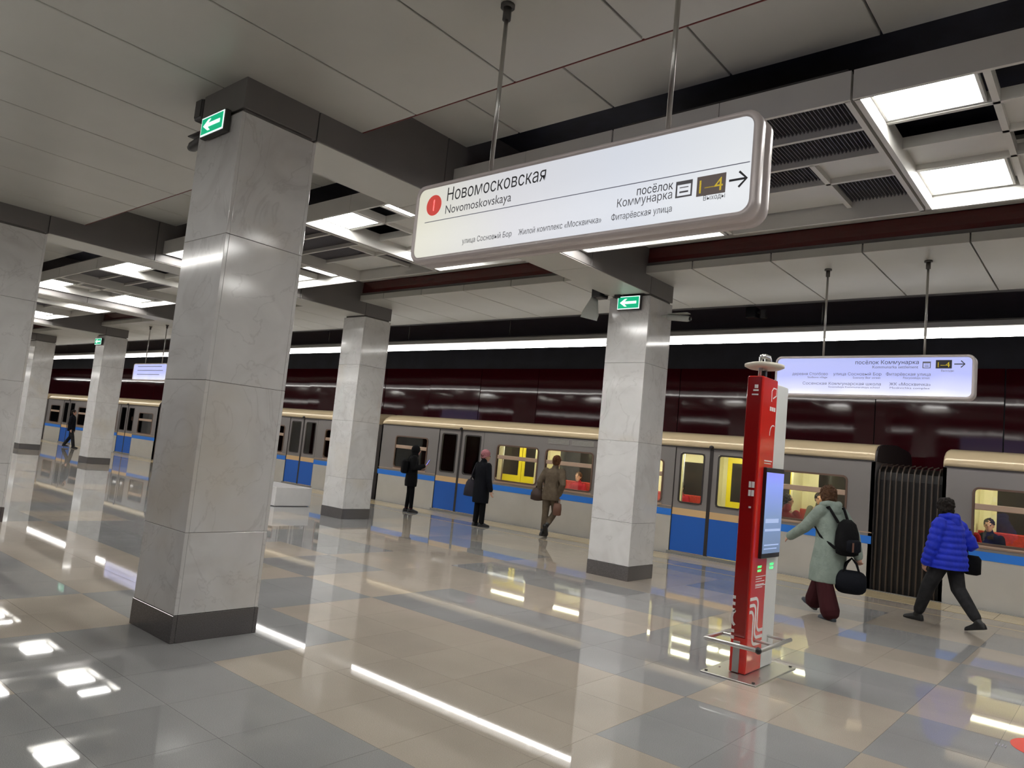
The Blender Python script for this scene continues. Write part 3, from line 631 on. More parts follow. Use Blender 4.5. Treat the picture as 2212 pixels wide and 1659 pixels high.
sf.ribbon([(-2.472+ox, 5.999+oy, .511)]+[(-2.475+.02*math.cos(a)-.0+ox, 5.999+oy, .45+.05*math.sin(a)) for a in (1.6, 2.3, 3.1, 3.9, 4.6)]+[(-2.468+ox, 5.999+oy, .39)], .02, (0, -1, 0), .014)
for z in (.345, .293): sf.ribbon([(-2.496+ox, 5.999+oy, z), (-2.468+ox, 5.999+oy, z)], .026, (0, -1, 0), .014)
sf.build('stripe_emblem', K['kmark'], t)
ic = MB()
for z in (1.525, 1.455):
    ic.box(-2.425+ox, -2.405+ox, 5.985+oy, 5.989+oy, z, z+.05); ic.box(-2.400+ox, -2.378+ox, 5.985+oy, 5.989+oy, z, z+.05)
ic.box(-2.415+ox, -2.395+ox, 5.985+oy, 5.989+oy, 1.355, 1.37); ic.box(-2.44+ox, -2.395+ox, 5.985+oy, 5.989+oy, 2.335, 2.35); ic.box(-2.45+ox, -2.395+ox, 5.985+oy, 5.989+oy, 2.30, 2.312); ic.box(-2.43+ox, -2.40+ox, 5.985+oy, 5.989+oy, 2.36, 2.39)
ic.build('icon_print', K['kmark'], t)
rp = MB(); rp.ribbon([(-2.36+ox, 6.20+oy, 2.27), (-2.36+ox, 6.195+oy, 2.36), (-2.36+ox, 6.23+oy, 2.39), (-2.36+ox, 6.30+oy, 2.39), (-2.36+ox, 6.30+oy, 2.33), (-2.36+ox, 6.23+oy, 2.30)], .012, (1, 0, 0), .0015); rp.build('pictogram', K['kmark'], t)
rp = MB(); rp.ribbon([(-2.36+ox, 6.27+.07*math.cos(a)+oy, 1.99+.08*math.sin(a)) for a in [1.2+i*.35 for i in range(7)]], .010, (1, 0, 0), .0015); rp.build('pictogram', K['kmark'], t)
rp = MB()
for q in range(3): rp.box(-2.36+ox, -2.3585+ox, 6.17+q*.045+oy, 6.205+q*.045+oy, 2.19, 2.225)
rp.build('heading_print', K['kmark'], t)
rp = MB(); rp.box(-2.36+ox, -2.3585+ox, 6.12+oy, 6.29+oy, 1.755, 1.765).box(-2.36+ox, -2.3585+ox, 6.12+oy, 6.27+oy, 1.735, 1.742); rp.build('caption_print', K['kmark'], t)
for q, (a, c) in enumerate(((.79, .21), (.77, .13), (.75, .19), (.725, .18), (.715, .22), (.70, .15))): MB().box(-2.36+ox, -2.3585+ox, 6.10+oy, 6.10+c+oy, a, a+.006).build('text_line', K['kmark'], t)
ld = MB()
for y0, z0 in ((6.13, .875), (6.40, .885)):
    for r_ in range(2):
        for q in range(4): ld.box(-2.36+ox, -2.357+ox, y0+q*.021+oy, y0+q*.021+.014+oy, z0-r_*.032, z0-r_*.032+.006); ld.box(-2.36+ox, -2.357+ox, y0+q*.021+oy, y0+q*.021+.005+oy, z0-r_*.032-.012, z0-r_*.032)
ld.build('led_digits', K['led'], t)

# ------------------------------------------------------------------ marble bench between the far columns
t = thing('bench', 'low white marble bench block behind the foreground pillar', 'bench', (-15.6, 9.3, 0))
for i in range(3): MB().box(-1.75+i*1.168, -.586+i*1.168, -.45, .45, .012, .41).build('marble_block', K['marble_b'], t, bevel=.006)
MB().box(-1.70, 1.70, -.40, .40, 0, .014).build('plinth', K['plinth'], t)


# ------------------------------------------------------------------ the train
YT, YFAR = 13.06, 15.60                                  # platform-side and far-side skins
ROOF = [(YT, 2.06), (YT+.005, 2.13), (YT+.045, 2.23), (YT+.14, 2.305), (YT+.32, 2.345), (YT+.7, 2.37), ((YT+YFAR)/2, 2.40)]
ROOF = ROOF + [(YT+YFAR-y, z) for y, z in reversed(ROOF[:-1])]
def rr3(x0, x1, z0, z1, r, y): return [(a, y, c) for a, c in rrect(x0, x1, z0, z1, r)]
def frame_ring(x0, x1, z0, z1, w, y0, y1, r=.06):
    a = rr3(x0-w, x1+w, z0-w, z1+w, r+w, 0); b_ = rr3(x0, x1, z0, z1, r, 0); f = lambda p, y: [(q[0], y, q[2]) for q in p]
    MBq = MB(); n = len(a); rings = [f(a, y1), f(a, y0), f(b_, y0), f(b_, y1)]
    v = [p for g in rings for p in g]; fc = []
    for i in range(4):
        j = (i+1) % 4
        for k in range(n): fc.append((i*n+k, i*n+(k+1) % n, j*n+(k+1) % n, j*n+k))
    return MBq.add(v, fc)
WZ0, WZ1 = .965, 1.755
def car(label, xr, length, dirn, windows, doors, grilles=(), gang=None, end_open=True, dark_glass=False):
    """windows / doors: offsets from the gangway end, walking in direction -dirn along x"""
    t = thing('metro_car', label, 'train car', (xr, YT, 0)); X = lambda u: -dirn*u; oy = -YT
    sg_ = sorted([(min(X(a), X(b)), max(X(a), X(b)), 'd') for a, b in doors]+[(min(X(a), X(b)), max(X(a), X(b)), 'w') for a, b in windows])
    lo, hi = min(0, X(length)), max(0, X(length))
    # wall panels between the doors
    ds = [q for q in sg_ if q[2] == 'd']; spans = []; c = lo
    for q in ds: spans.append((c, q[0])); c = q[1]
    spans.append((c, hi))
    for a, b in spans:
        ws = [q for q in sg_ if q[2] == 'w' and q[0] > a-.01 and q[1] < b+.01]
        up = MB(); up.box(a, b, 0, .05, .838, WZ0).box(a, b, 0, .05, WZ1, 2.05); c = a
        for q in ws: up.box(c, q[0], 0, .05, WZ0, WZ1); c = q[1]
        up.box(c, b, 0, .05, WZ0, WZ1)
        up.build('side_panel', K['tgrey'], t)
        MB().box(a, b, -.004, .05, .712, .838).build('blue_stripe', K['tblue2'], t)
        l = MB(); l.box(a, b, 0, .05, -.04, .712)
        for i in range(0): pass
        l.build('lower_panel', K['tlow'], t)
        MB().box(a, b, -.008, .05, -.10, -.04).build('sill_strip', K['dsteel'], t)
        MB().box(a, b, -.006, 0, .885, .90).build('waist_rail', K['tbar'], t)
    for x0, x1, k in sg_:
        if k == 'w':
            w = frame_ring(x0, x1, WZ0, WZ1, .030, -.016, .03).build('window_frame', K['tbrown'], t)
            MB().box(x0, x1, .012, .016, WZ0, WZ1).build('pane', K['tglassd'] if dark_glass else K['tglass'], w)
            br = MB(); br.box(x0, x1, -.008, .02, 1.45, 1.54); br.build('window_bar', K['tbar'], w, bevel=.008)
            MB().box(x0-.03, x1+.03, -.014, .0, WZ0-.062, WZ0-.036).build('sill_rail', K['tbar'], w)
        else:
            xm = (x0+x1)/2; hw = (x1-x0)/2
            for a, b in ((x0+.012, xm-.035), (xm+.035, x1-.012)):
                d = MB(); ww = .105; d.box(a, b, .018, .05, .875, .985).box(a, b, .018, .05, 1.945, 2.045).box(a, a+ww, .018, .05, .985, 1.945).box(b-ww, b, .018, .05, .985, 1.945)
                D = d.build('door_leaf', K['tgrey'], t)
                frame_ring(a+ww+.02, b-ww-.02, .985+.02, 1.945-.02, .028, .008, .045, .04).build('window_gasket', K['tdark'], D)
                MB().box(a+ww, b-ww, .026, .030, .985, 1.945).build('pane', K['tglassd'] if dark_glass else K['tglass'], D)
                MB().box(a, b, .014, .05, .745, .875).build('beige_band', K['tbeige'], D)
                MB().box(a, b, .014, .05, .06, .745).build('blue_band', K['tblue'], D)
            MB().box(xm-.035, xm+.035, .010, .05, .05, 2.045).build('door_seal', K['tdark'], t)
            MB().box(x0-.012, x0+.012, .002, .05, .03, 2.05).box(x1-.012, x1+.012, .002, .05, .03, 2.05).build('door_edge_seal', K['tdark'], t)
            MB().box(x0-.03, x1+.03, -.03, .06, .0, .05).build('door_sill', K['kerb'], t)
            MB().ell((xm, -.02, 2.085), (.045, .04, .035), 10, 8).build('door_signal', K['tdark'], t, True)
    for a, b in grilles:
        g0, g1 = min(X(a), X(b)), max(X(a), X(b)); gm = (g0+g1)/2
        for p, q in ((g0, gm-.02), (gm+.02, g1)):
            G = frame_ring(p+.02, q-.02, 1.91, 2.02, .014, -.008, .02, .008).build('vent_grille', K['tgrey'], t)
            gb = MB()
            for i in range(7): gb.box(p+.02, q-.02, -.006, .0, 1.913+i*.0155, 1.921+i*.0155)
            o = gb.build('louvre_slat', K['tlow'], G); o['kind'] = 'stuff'
            MB().box(p+.02, q-.02, -.002, .0, 1.91, 2.02).build('vent_back', K['tdark'], G)
    # roof with rounded ends, gutter
    rf = MB(); n = len(ROOF); rings = []
    e0, e1 = (.0, .14) if dirn > 0 else (.14, .0)
    if not gang: e0 = e1 = .14
    def rsec(x, f): return [(x, y+oy, 2.06+(z-2.06)*f) for y, z in ROOF]
    E0 = [(0, .55), (.03, .8), (.10, .96), (.22, 1.0)]; E1 = [(0, .86), (.015, .96), (.04, 1.0), (.06, 1.0)]; g_lo, g_hi = (gang and dirn < 0), (gang and dirn > 0)
    if label.startswith('metro car section at the right'): g_lo = True
    seq = [(lo+a, f) for a, f in (E1 if g_lo else E0)]+[(hi-a, f) for a, f in reversed(E1 if g_hi else E0)]
    rf.loft([rsec(x, f) for x, f in seq]); o = rf.build('roof', K['troof'], t)
    for p in o.data.polygons: p.use_smooth = len(p.vertices) == 4
    MB().box(lo+.02, hi-.02, -.012, .02, 2.045, 2.066).build('gutter', K['tdark'], t)
    # interior: floor, ceiling, far wall with windows, seats, lamps, rails
    iy0, iy1 = .07, YFAR-YT
    MB().box(lo+.05, hi-.05, iy0, iy1-.05, -.05, .02).build('interior_floor', K['ifloor'], t)
    MB().box(lo+.05, hi-.05, iy0, iy1-.05, 2.03, 2.055).build('interior_ceiling', K['icream'], t)
    fw = MB(); c = lo+.05
    fs = sorted([(min(X(a), X(b)), max(X(a), X(b)), 'd') for a, b in doors]+[(min(X(a), X(b)), max(X(a), X(b)), 'w') for a, b in windows])
    fw.box(lo+.05, hi-.05, iy1-.05, iy1, -.1, .98).box(lo+.05, hi-.05, iy1-.05, iy1, 1.80, 2.06)
    for q in fs: fw.box(c, q[0], iy1-.05, iy1, .98, 1.80); c = q[1]
    fw.box(c, hi-.05, iy1-.05, iy1, .98, 1.80); fw.build('far_wall', K['icream'], t)
    for x0, x1, k in fs:
        if k == 'w': MB().box(x0, x1, iy1-.03, iy1-.02, .98, 1.80).build('far_window', K['idark'], t)
        else:
            xm = (x0+x1)/2
            for a, b in ((x0+.01, xm-.01), (xm+.01, x1-.01)):
                d = MB(); d.box(a, b, iy1-.075, iy1-.05, .1, 1.02).box(a, b, iy1-.075, iy1-.05, 1.86, 1.98).box(a, a+.10, iy1-.075, iy1-.05, 1.02, 1.86).box(b-.10, b, iy1-.075, iy1-.05, 1.02, 1.86)
                D = d.build('far_door_leaf', K['iyel'], t); MB().box(a+.10, b-.10, iy1-.065, iy1-.06, 1.02, 1.86).build('pane', K['idark'], D)
    for p in (.75, iy1-.75):
        for q in range(8): c0 = lo+.2+(hi-lo-.4)*q/8; MB().box(c0+.04, c0+(hi-lo-.4)/8-.04, p-.06, p+.06, 1.99, 2.028).build('interior_lamp', K['ilamp'], t)
    dd = sorted([(q[0], q[1]) for q in fs if q[2] == 'd']); edges = [lo+.15]
    for a, b in dd: edges += [a-.12, b+.12]
    edges.append(hi-.15)
    for a, b in zip(edges[0::2], edges[1::2]):
        if b-a < .5: continue
        for side in (0, 1):
            s = MB(); ya, yb, yc = (iy0+.02, iy0+.50, iy0+.10) if side == 0 else (iy1-.50, iy1-.06, iy1-.14)
            s.box(a, b, ya, yb, .36, .46)
            if side == 0: s.box(a, b, ya, yc, .46, .86)
            else: s.box(a, b, yc, yb, .46, 1.06)
            s.build('seat_bench', K['ired'], t, bevel=.02)
        for e in (a, b): MB().box(e-.02, e+.02, iy1-.62, iy1-.05, .1, 1.98).build('draught_screen', K['icream'], t); MB().box(e-.02, e+.02, iy0+.02, iy0+.50, .1, 1.98).build('draught_screen', K['icream'], t)
        MB().tube([(a, .62, .46), (a, .62, 2.02)], .018, 8, False).tube([(b, .62, .46), (b, .62, 2.02)], .018, 8, False).tube([(a, .62, 1.85), (b, .62, 1.85)], .015, 8, False).build('hand_rail', K['steel'], t, True)
    for xe in (lo, hi):
        en = MB(); s_ = .05 if xe == lo else -.05; xm0, xm1 = min(xe, xe+s_), max(xe, xe+s_)
        en.box(xm0, xm1, .0, .85, -.1, 2.06).box(xm0, xm1, iy1-.85, iy1, -.1, 2.06).box(xm0, xm1, .85, iy1-.85, 1.95, 2.06); en.build('end_wall', K['tgrey'], t)
        if not (gang and xe == (hi if dirn > 0 else lo)) and not (label.startswith('metro car section at the right') and xe == lo):
            q0 = xm1 if xe == lo else xm0-.012
            EL = MB().box(q0, q0+.012, iy0, iy1-.06, .02, 2.03).build('end_lining', K['icream'], t); MB().box(q0-.006, q0+.018, .95, 1.55, 1.0, 1.8).build('end_door_window', K['idark'], EL)
    if gang:                                             # dark folded rubber gangway at the gangway end
        g0, g1 = gang
        gw = thing_part('gangway', t)
        for xe, sgn in ((hi if dirn > 0 else lo, dirn),): MB().loft([[(xe, y+oy-.004, 2.0+(z-2.0)*1.01) for y, z in ROOF], [(xe+.03*sgn, y+oy-.004, 2.0+(z-2.0)*1.01) for y, z in ROOF]]).build('end_fairing', K['tdark'], t)
        gprof = [(.05, -.35), (.05, 1.80), (.09, 1.93), (.20, 2.0), (.5, 2.03), (iy1-.5, 2.03), (iy1-.2, 2.0), (iy1-.05, 1.80), (iy1-.05, -.35)]
        inner = MB(); a = [(g0, y+.05, z-.03) for y, z in gprof]; b = [(g1, y+.05, z-.03) for y, z in gprof]; inner.loft([a, b]); inner.build('bellows', K['fold'], gw)
        nf = 11; me = MB().tube([(0, .045, -.33), (0, .045, 1.78), (0, .075, 1.92), (0, .19, 2.005), (0, .5, 2.04)], .013, 8).mesh('fold', K['foldrib'], True)
        for i in range(nf): link('fold', me, gw, (g0+(g1-g0)*(i+.5)/nf, 0, 0))
    return t
def thing_part(name, parent):
    o = bpy.data.objects.new(name, None); COL.objects.link(o); o.parent = parent; o.empty_display_size = .1; return o
WN = [(.43, 1.65), (3.85, 5.15), (5.52, 6.75), (7.0, 8.2), (10.63, 11.83)]; DN = [(2.1, 3.6), (8.67, 10.23)]
car('grey and blue metro car section with open yellow-lit windows in the middle', -3.20, 12.48, 1, WN, DN, [(5.5, 6.75)], (.02, .96))
car('metro car section at the right, right of the black folded gangway', -2.22, 9.0, -1, [(.43, 2.0), (4.2, 5.4), (5.9, 7.1)], [(2.4, 3.9)])
car('metro car section left of the coupling gap, behind the marble pillars', -16.55, 11.9, 1, WN[:4]+[(10.55, 11.5)], DN, (), None, True, False)
car('distant metro car section at the far left end of the train', -29.35, 12.4, 1, WN, DN, [(5.5, 6.75)], (.02, .9), True, True)
car('last visible metro car section, beyond the distant coupling gap at far left', -42.65, 12.4, 1, WN, DN, (), None, True, True)

# ------------------------------------------------------------------ people
def lerp(a, b, t): return tuple(x+(y-x)*t for x, y in zip(a, b))
def foot(b, ankle, yaw=0., pitch=0., s=1., h=.085):
    d = Vector((math.sin(yaw)*math.cos(pitch), math.cos(yaw)*math.cos(pitch), math.sin(pitch))); w = Vector((math.cos(yaw), -math.sin(yaw), 0)); u = w.cross(d)
    base = Vector(ankle)-u*h*s; rings = []
    for q, hw, ht in ((-.075, .018, .03), (-.066, .031, .075), (-.03, .036, .10), (.02, .037, .10), (.06, .041, .078), (.11, .044, .058), (.150, .038, .046), (.175, .022, .034)):
        c = base+d*q*s; rings.append([c+w*hw*s*a+u*ht*s*z for a, z in ((-1, 0), (1, 0), (1.02, .35), (.7, .85), (0, 1.0), (-.7, .85), (-1.02, .35))])
    return b.loft(rings)
def hand(b, wrist, d, side, curl=.5, s=1.):
    d = Vector(d).normalized(); sd = Vector(side); sd = (sd-d*sd.dot(d)).normalized(); n = d.cross(sd); wv = Vector(wrist)
    rings = []
    for q, rx, ry in ((-.02, .024, .019), (.01, .029, .017), (.05, .038, .015), (.085, .038, .012)):
        rings.append([wv+d*q*s+sd*rx*s*math.cos(a)+n*ry*s*math.sin(a) for a in [2*math.pi*k/12 for k in range(12)]])
    b.loft(rings)
    for i, L in enumerate((.070, .078, .074, .058)):
        o = wv+d*.078*s+sd*(.028-.0187*i)*s; a1, a2 = curl*.6, curl*1.5
        p1 = o+(d*math.cos(a1)+n*math.sin(a1))*L*.5*s; p2 = p1+(d*math.cos(a2)+n*math.sin(a2))*L*.5*s
        b.tube([o, p1, p2], [.0088*s, .0082*s, .007*s], 8)
    o = wv+d*.022*s+sd*.026*s; p1 = o+(d*.6+sd*.75+n*.2).normalized()*.04*s; p2 = p1+(d*.85+sd*.25+n*.35).normalized()*.035*s
    b.tube([o, p1, p2], [.0115*s, .010*s, .008*s], 8)
def person(label, loc, heading, P, C, s=1., voxel=.0085, cat='person'):
    """P: joints in a frame with x to the person's right and y forward; C: list of clothing builders"""
    t = thing('person', label, cat, loc, math.atan2(-heading[0], heading[1]))
    b = MB(); hd = P['head']; yaw = P.get('yaw', 0.); f = Vector((math.sin(yaw), math.cos(yaw), 0)); r = Vector((math.cos(yaw), -math.sin(yaw), 0))
    H = lambda x, y, z: Vector(hd)+(r*x+f*y)*s+Vector((0, 0, z*s))
    def hell(c, rad):
        bb_ = MB(); bb_.ell((0, 0, 0), [q*s for q in rad], 16, 12); b.add([H(c[0], c[1], c[2])+r*v[0]+f*v[1]+Vector((0, 0, v[2])) for v in bb_.v], bb_.f)
    hell((0, 0, .02), (.072, .092, .095)); hell((0, .018, -.045), (.056, .066, .075)); hell((0, .055, -.09), (.030, .025, .022)); hell((0, .093, -.012), (.012, .020, .024)); hell((0, .083, -.052), (.024, .010, .007))
    hell((0, .078, .028), (.045, .014, .010)); hell((.073, -.005, -.005), (.010, .020, .030)); hell((-.073, -.005, -.005), (.010, .020, .030))
    nk = P['neck']; b.tube([lerp(nk, hd, -.15), lerp(nk, hd, .55)], [.055*s, .05*s], 12)
    pv = P['pelvis']
    b.stack([(*lerp(pv, nk, q)[:2], lerp(pv, nk, q)[2], rx*s, ry*s) for q, rx, ry in ((-.12, .10, .07), (0, .135, .085), (.25, .115, .075), (.55, .125, .085), (.8, .14, .085), (.93, .11, .07), (1.02, .05, .05))], 16)
    for q in 'LR':
        b.tube([P['sh'+q], P['el'+q], P['wr'+q]], [.042*s, .034*s, .025*s], 10); b.tube([P['hip'+q], P['kn'+q], P['an'+q]], [.075*s, .048*s, .034*s], 12)
        e, w = Vector(P['el'+q]), Vector(P['wr'+q]); hdv = P.get('hd'+q, tuple(w-e))
        hand(b, w, hdv, P.get('th'+q, (-.3 if q == 'R' else .3, 1, 0)), P.get('cu'+q, .45), s)
    b.fused('body', K['skin'], t, voxel, 2)
    ey = MB()
    for e in (-.031, .031): ey.ell(tuple(H(e, .082, .008)), (.011*s,)*3, 8, 6)
    ey.build('eyes', K['eye'], t, True)
    P['H'] = H; P['t'] = t; P['s'] = s; P['r'] = r; P['f'] = f
    for fn in C: fn(P)
    return t
def trousers(m, rh=.09, rk=.07, ra=.06, seat=(.145, .105), top=.04, stop=.0):
    def g(P):
        s = P['s']; b = MB(); pv = P['pelvis']
        b.stack([(pv[0], pv[1], pv[2]+z*s, a*s*seat[0]/.145, c*s*seat[1]/.105) for z, a, c in ((-.10, .11, .085), (-.04, .145, .105), (.04, .145, .10), (.10+top, .13, .09))], 16)
        for q in 'LR':
            an = lerp(P['kn'+q], P['an'+q], 1-stop)
            b.tube([P['hip'+q], lerp(P['hip'+q], P['kn'+q], .5), P['kn'+q], lerp(P['kn'+q], an, .5), an], [rh*s, (rh+rk)/2*s, rk*s, (rk+ra)/2*s, ra*s], 14)
        b.fused('trousers', K[m], P['t'], .011)
    return g
def coat(m, secs, sleeve=(.070, .060, .050), hem=None, name='coat', cut=.93, quilt=0., hood=None, collar=True, vox=.011, shoulder=.0):
    """secs: (z, rx, ry) from hem to shoulder, centred on the spine line"""
    def g(P):
        s = P['s']; b = MB(); pv, nk = P['pelvis'], P['neck']; out = []
        zs = [q[0] for q in secs]; n = 40 if quilt else 0
        def c_at(z):
            q = (z-pv[2])/(nk[2]-pv[2]); p = lerp(pv, nk, max(q, 0)); off = P.get('skirt', (0, 0)) if q < 0 else (0, 0); w = min(1, max(0, -q)*1.5)
            return p[0]+off[0]*w, p[1]+off[1]*w
        rows_ = secs
        if quilt:
            rows_ = []
            for (z0, a0, c0), (z1, a1, c1) in zip(secs, secs[1:]):
                k = max(2, int((z1-z0)/.012))
                for i in range(k): f_ = i/k; z = z0+(z1-z0)*f_; w = quilt*abs(math.sin(math.pi*z/.075)); rows_.append((z, a0+(a1-a0)*f_+w, c0+(c1-c0)*f_+w))
            rows_.append(secs[-1])
        for z, a, c in rows_: x_, y_ = c_at(z*s); out.append((x_, y_, z*s, a*s, c*s))
        b.stack(out, 24, 2.3)
        for q in 'LR':
            sh, el, wr = P['sh'+q], P['el'+q], P['wr'+q]; pts = [sh, lerp(sh, el, .33), lerp(sh, el, .66), el, lerp(el, wr, .33), lerp(el, wr, .66), lerp(el, wr, cut)]
            rad = [sleeve[0], sleeve[0]*.98, (sleeve[0]+sleeve[1])/2, sleeve[1], (sleeve[1]*2+sleeve[2])/3, (sleeve[1]+sleeve[2]*2)/3, sleeve[2]]
            if quilt:
                p2, r2 = [], []
                for i in range(6):
                    for k in range(8): f_ = k/8; p2.append(lerp(pts[i], pts[i+1], f_)); r2.append(rad[i]+(rad[i+1]-rad[i])*f_+quilt*abs(math.sin(math.pi*(i*8+k)/7.5))-quilt/2)
                pts, rad = p2, r2
            b.tube(pts, [x*s for x in rad], 14)
        if collar: b.tube([lerp(nk, P['head'], -.25), lerp(nk, P['head'], .28)], [.085*s, .068*s], 14)
        o = b.fused(name, K[m], P['t'], vox)
        if hood:
            hm = MB(); hood(hm, P); hm.fused('hood', K[m], P['t'], vox)
    return g
def hood_down(hm, P):
    s = P['s']; nk = Vector(P['neck'])
    hm.tube([nk+Vector((-.10, .03, .02))*s, nk+Vector((-.085, -.055, .03))*s, nk+Vector((0, -.105, .01))*s, nk+Vector((.085, -.055, .03))*s, nk+Vector((.10, .03, .02))*s], [.035*s, .048*s, .058*s, .048*s, .035*s], 12)
    hm.ell(tuple(nk+Vector((0, -.10, -.04))*s), (.095*s, .055*s, .075*s))
def hood_up(hm, P):
    H = P['H']; s = P['s']
    hm.ell(tuple(H(0, -.022, .02)), (.102*s, .112*s, .125*s), 18, 14); hm.tube([H(0, -.03, -.06), H(0, -.03, -.16)], [.085*s, .10*s], 14)
def hair(m, kind='short'):
    def g(P):
        s = P['s']; H = P['H']; b = MB()
        b.ell(tuple(H(0, -.020, .040)), (.084*s, .100*s, .095*s), 18, 14)
        if kind == 'short': b.ell(tuple(H(0, -.045, -.015)), (.080*s, .070*s, .085*s), 16, 12)
        if kind == 'bob': b.ell(tuple(H(0, -.035, -.03)), (.098*s, .088*s, .105*s), 16, 12); b.ell(tuple(H(0, -.02, .035)), (.098*s, .108*s, .10*s), 16, 12)
        if kind == 'bun': b.ell(tuple(H(0, -.04, -.01)), (.078*s, .07*s, .08*s), 16, 12); b.ell(tuple(H(0, -.105, .055)), (.045*s, .042*s, .045*s), 12, 10)
        if kind == 'crop': b.ell(tuple(H(0, -.05, .0)), (.076*s, .06*s, .07*s), 16, 12)
        o = b.fused('hair', K[m], P['t'], .009, 1)
        for v in o.data.vertices:
            n_ = noise.noise(v.co*38)*.015*s+noise.noise(v.co*90)*.008*s; v.co += v.normal*n_
    return g
def shoes(m, shaft=0., pL=0., pR=0., yL=0., yR=0., h=.085):
    def g(P):
        s = P['s']
        for q, pi, yw in (('L', pL, yL), ('R', pR, yR)):
            b = MB(); foot(b, P['an'+q], yw, pi, s*1.05, h)
            if shaft: an = P['an'+q]; kn = P['kn'+q]; d = (Vector(kn)-Vector(an)).normalized(); b.tube([Vector(an)-d*.02*s, Vector(an)+d*shaft*s], [.045*s, .050*s], 12)
            b.fused('shoe', K[m], P['t'], .009, 2)
    return g
def part(name, m, fn, voxel=0., smooth=True):
    def g(P):
        b = MB(); fn(b, P)
        (b.fused(name, K[m], P['t'], voxel, 2) if voxel else b.build(name, K[m], P['t'], smooth))
    return g
def stand(**kw):
    P = dict(pelvis=(0, 0, .90), neck=(0, -.01, 1.37), head=(0, .015, 1.515), hipL=(-.085, 0, .87), hipR=(.085, 0, .87), knL=(-.085, .01, .47), knR=(.085, .01, .47), anL=(-.09, 0, .085), anR=(.09, 0, .085),
             shL=(-.165, -.005, 1.31), shR=(.165, -.005, 1.31), elL=(-.215, -.03, 1.04), elR=(.215, -.03, 1.04), wrL=(-.215, .04, .80), wrR=(.215, .04, .80)); P.update(kw); return P
def sc_(P, k): return {a: (tuple(x*k for x in v) if isinstance(v, tuple) and a[:2] not in ('hd', 'th') and len(v) == 3 else v) for a, v in P.items()}
# 1: black hooded coat, phone in the hands
P1 = sc_(stand(hipL=(-.08, 0, .87), anL=(-.075, -.03, .085), anR=(.075, .05, .085), knL=(-.08, .0, .47), knR=(.08, .04, .47), neck=(0, .02, 1.36), head=(0, .06, 1.495), elL=(-.21, -.06, 1.06), elR=(.22, -.04, 1.05), wrL=(-.06, .22, 1.07), wrR=(.14, .26, 1.14), cuR=1.0, thR=(-1, .2, .3), hdR=(.05, .8, .3)), .97)
person('person in black hooded coat looking at a glowing phone by the train', (-13.0, 11.88, 0), (.50, .866), P1, [
 trousers('cblack', .085, .06, .045), coat('cblack', [(.62, .19, .14), (.75, .195, .15), (.92, .18, .135), (1.05, .17, .125), (1.2, .185, .13), (1.3, .175, .115), (1.36, .10, .08)], (.078, .066, .056), hood=hood_up),
 part('backpack', 'cblack', lambda b, P: b.stack([(0, -.19, z*.97, a, c) for z, a, c in ((.92, .10, .05), (.95, .13, .075), (1.10, .14, .085), (1.22, .13, .075), (1.27, .08, .04))], 16, 3.0), .011),
 part('socks', 'sole', lambda b, P: [b.tube([P['an'+q], lerp(P['an'+q], P['kn'+q], .14)], .043, 10, False) for q in 'LR']), shoes('shoe', 0)], .97)
ph = thing('phone', 'glowing phone held up by the person in the black hooded coat', 'phone', (-12.712, 12.10, 1.195), 0)
MB().box(-.038, .038, -.075, .075, -.005, .004).build('phone_case', K['black'], ph, bevel=.004); MB().box(-.035, .035, -.07, .07, .004, .0055).build('lit_screen', K['phone'], ph)
ph.rotation_euler = (math.radians(60), math.radians(-14), math.atan2(-.50, .866))
# 2: pink hat, long black coat
P2 = sc_(stand(head=(.01, .03, 1.51), yaw=.5, anL=(-.085, -.01, .085), anR=(.08, .02, .085), elL=(-.22, -.06, 1.07), wrL=(-.20, .09, .93), elR=(.235, -.02, 1.03), wrR=(.27, .03, .78)), .985)
person('person in pink knitted hat and black coat, dark tote bag at the side', (-10.62, 11.75, 0), (.10, 1), P2, [
 trousers('cblack', .09, .07, .060), coat('cnavy', [(.50, .19, .15), (.62, .195, .155), (.80, .19, .15), (.95, .18, .14), (1.1, .175, .13), (1.22, .185, .13), (1.31, .175, .11), (1.37, .10, .08)], (.072, .062, .054)),
 hair('hairb', 'crop'), part('hat', 'cpink', lambda b, P: (b.ell(tuple(P['H'](0, -.012, .055)), (.097, .112, .098), 18, 14), b.ell(tuple(P['H'](0, -.045, .0)), (.085, .075, .06), 16, 12)), .009), shoes('shoe', .06, yR=.5)], .985)
bg = thing('tote_bag', 'dark grey tote bag hanging at the pink-hatted person\'s left side', 'bag', (-10.905, 11.72, 0))
MB().stack([(0, 0, z, a, c) for z, a, c in ((.60, .10, .06), (.61, .165, .10), (.75, .155, .10), (.90, .12, .075), (.96, .09, .03))], 18, 2.6).build('bag_body', K['cgreyd'], bg, True)
MB().tube([(-.05, 0, .94), (.02, .02, 1.10), (.09, .02, 1.27), (.12, -.05, 1.26), (.08, -.09, 1.08), (.03, -.03, .94)], .011, 8).build('strap', K['cgreyd'], bg, True)
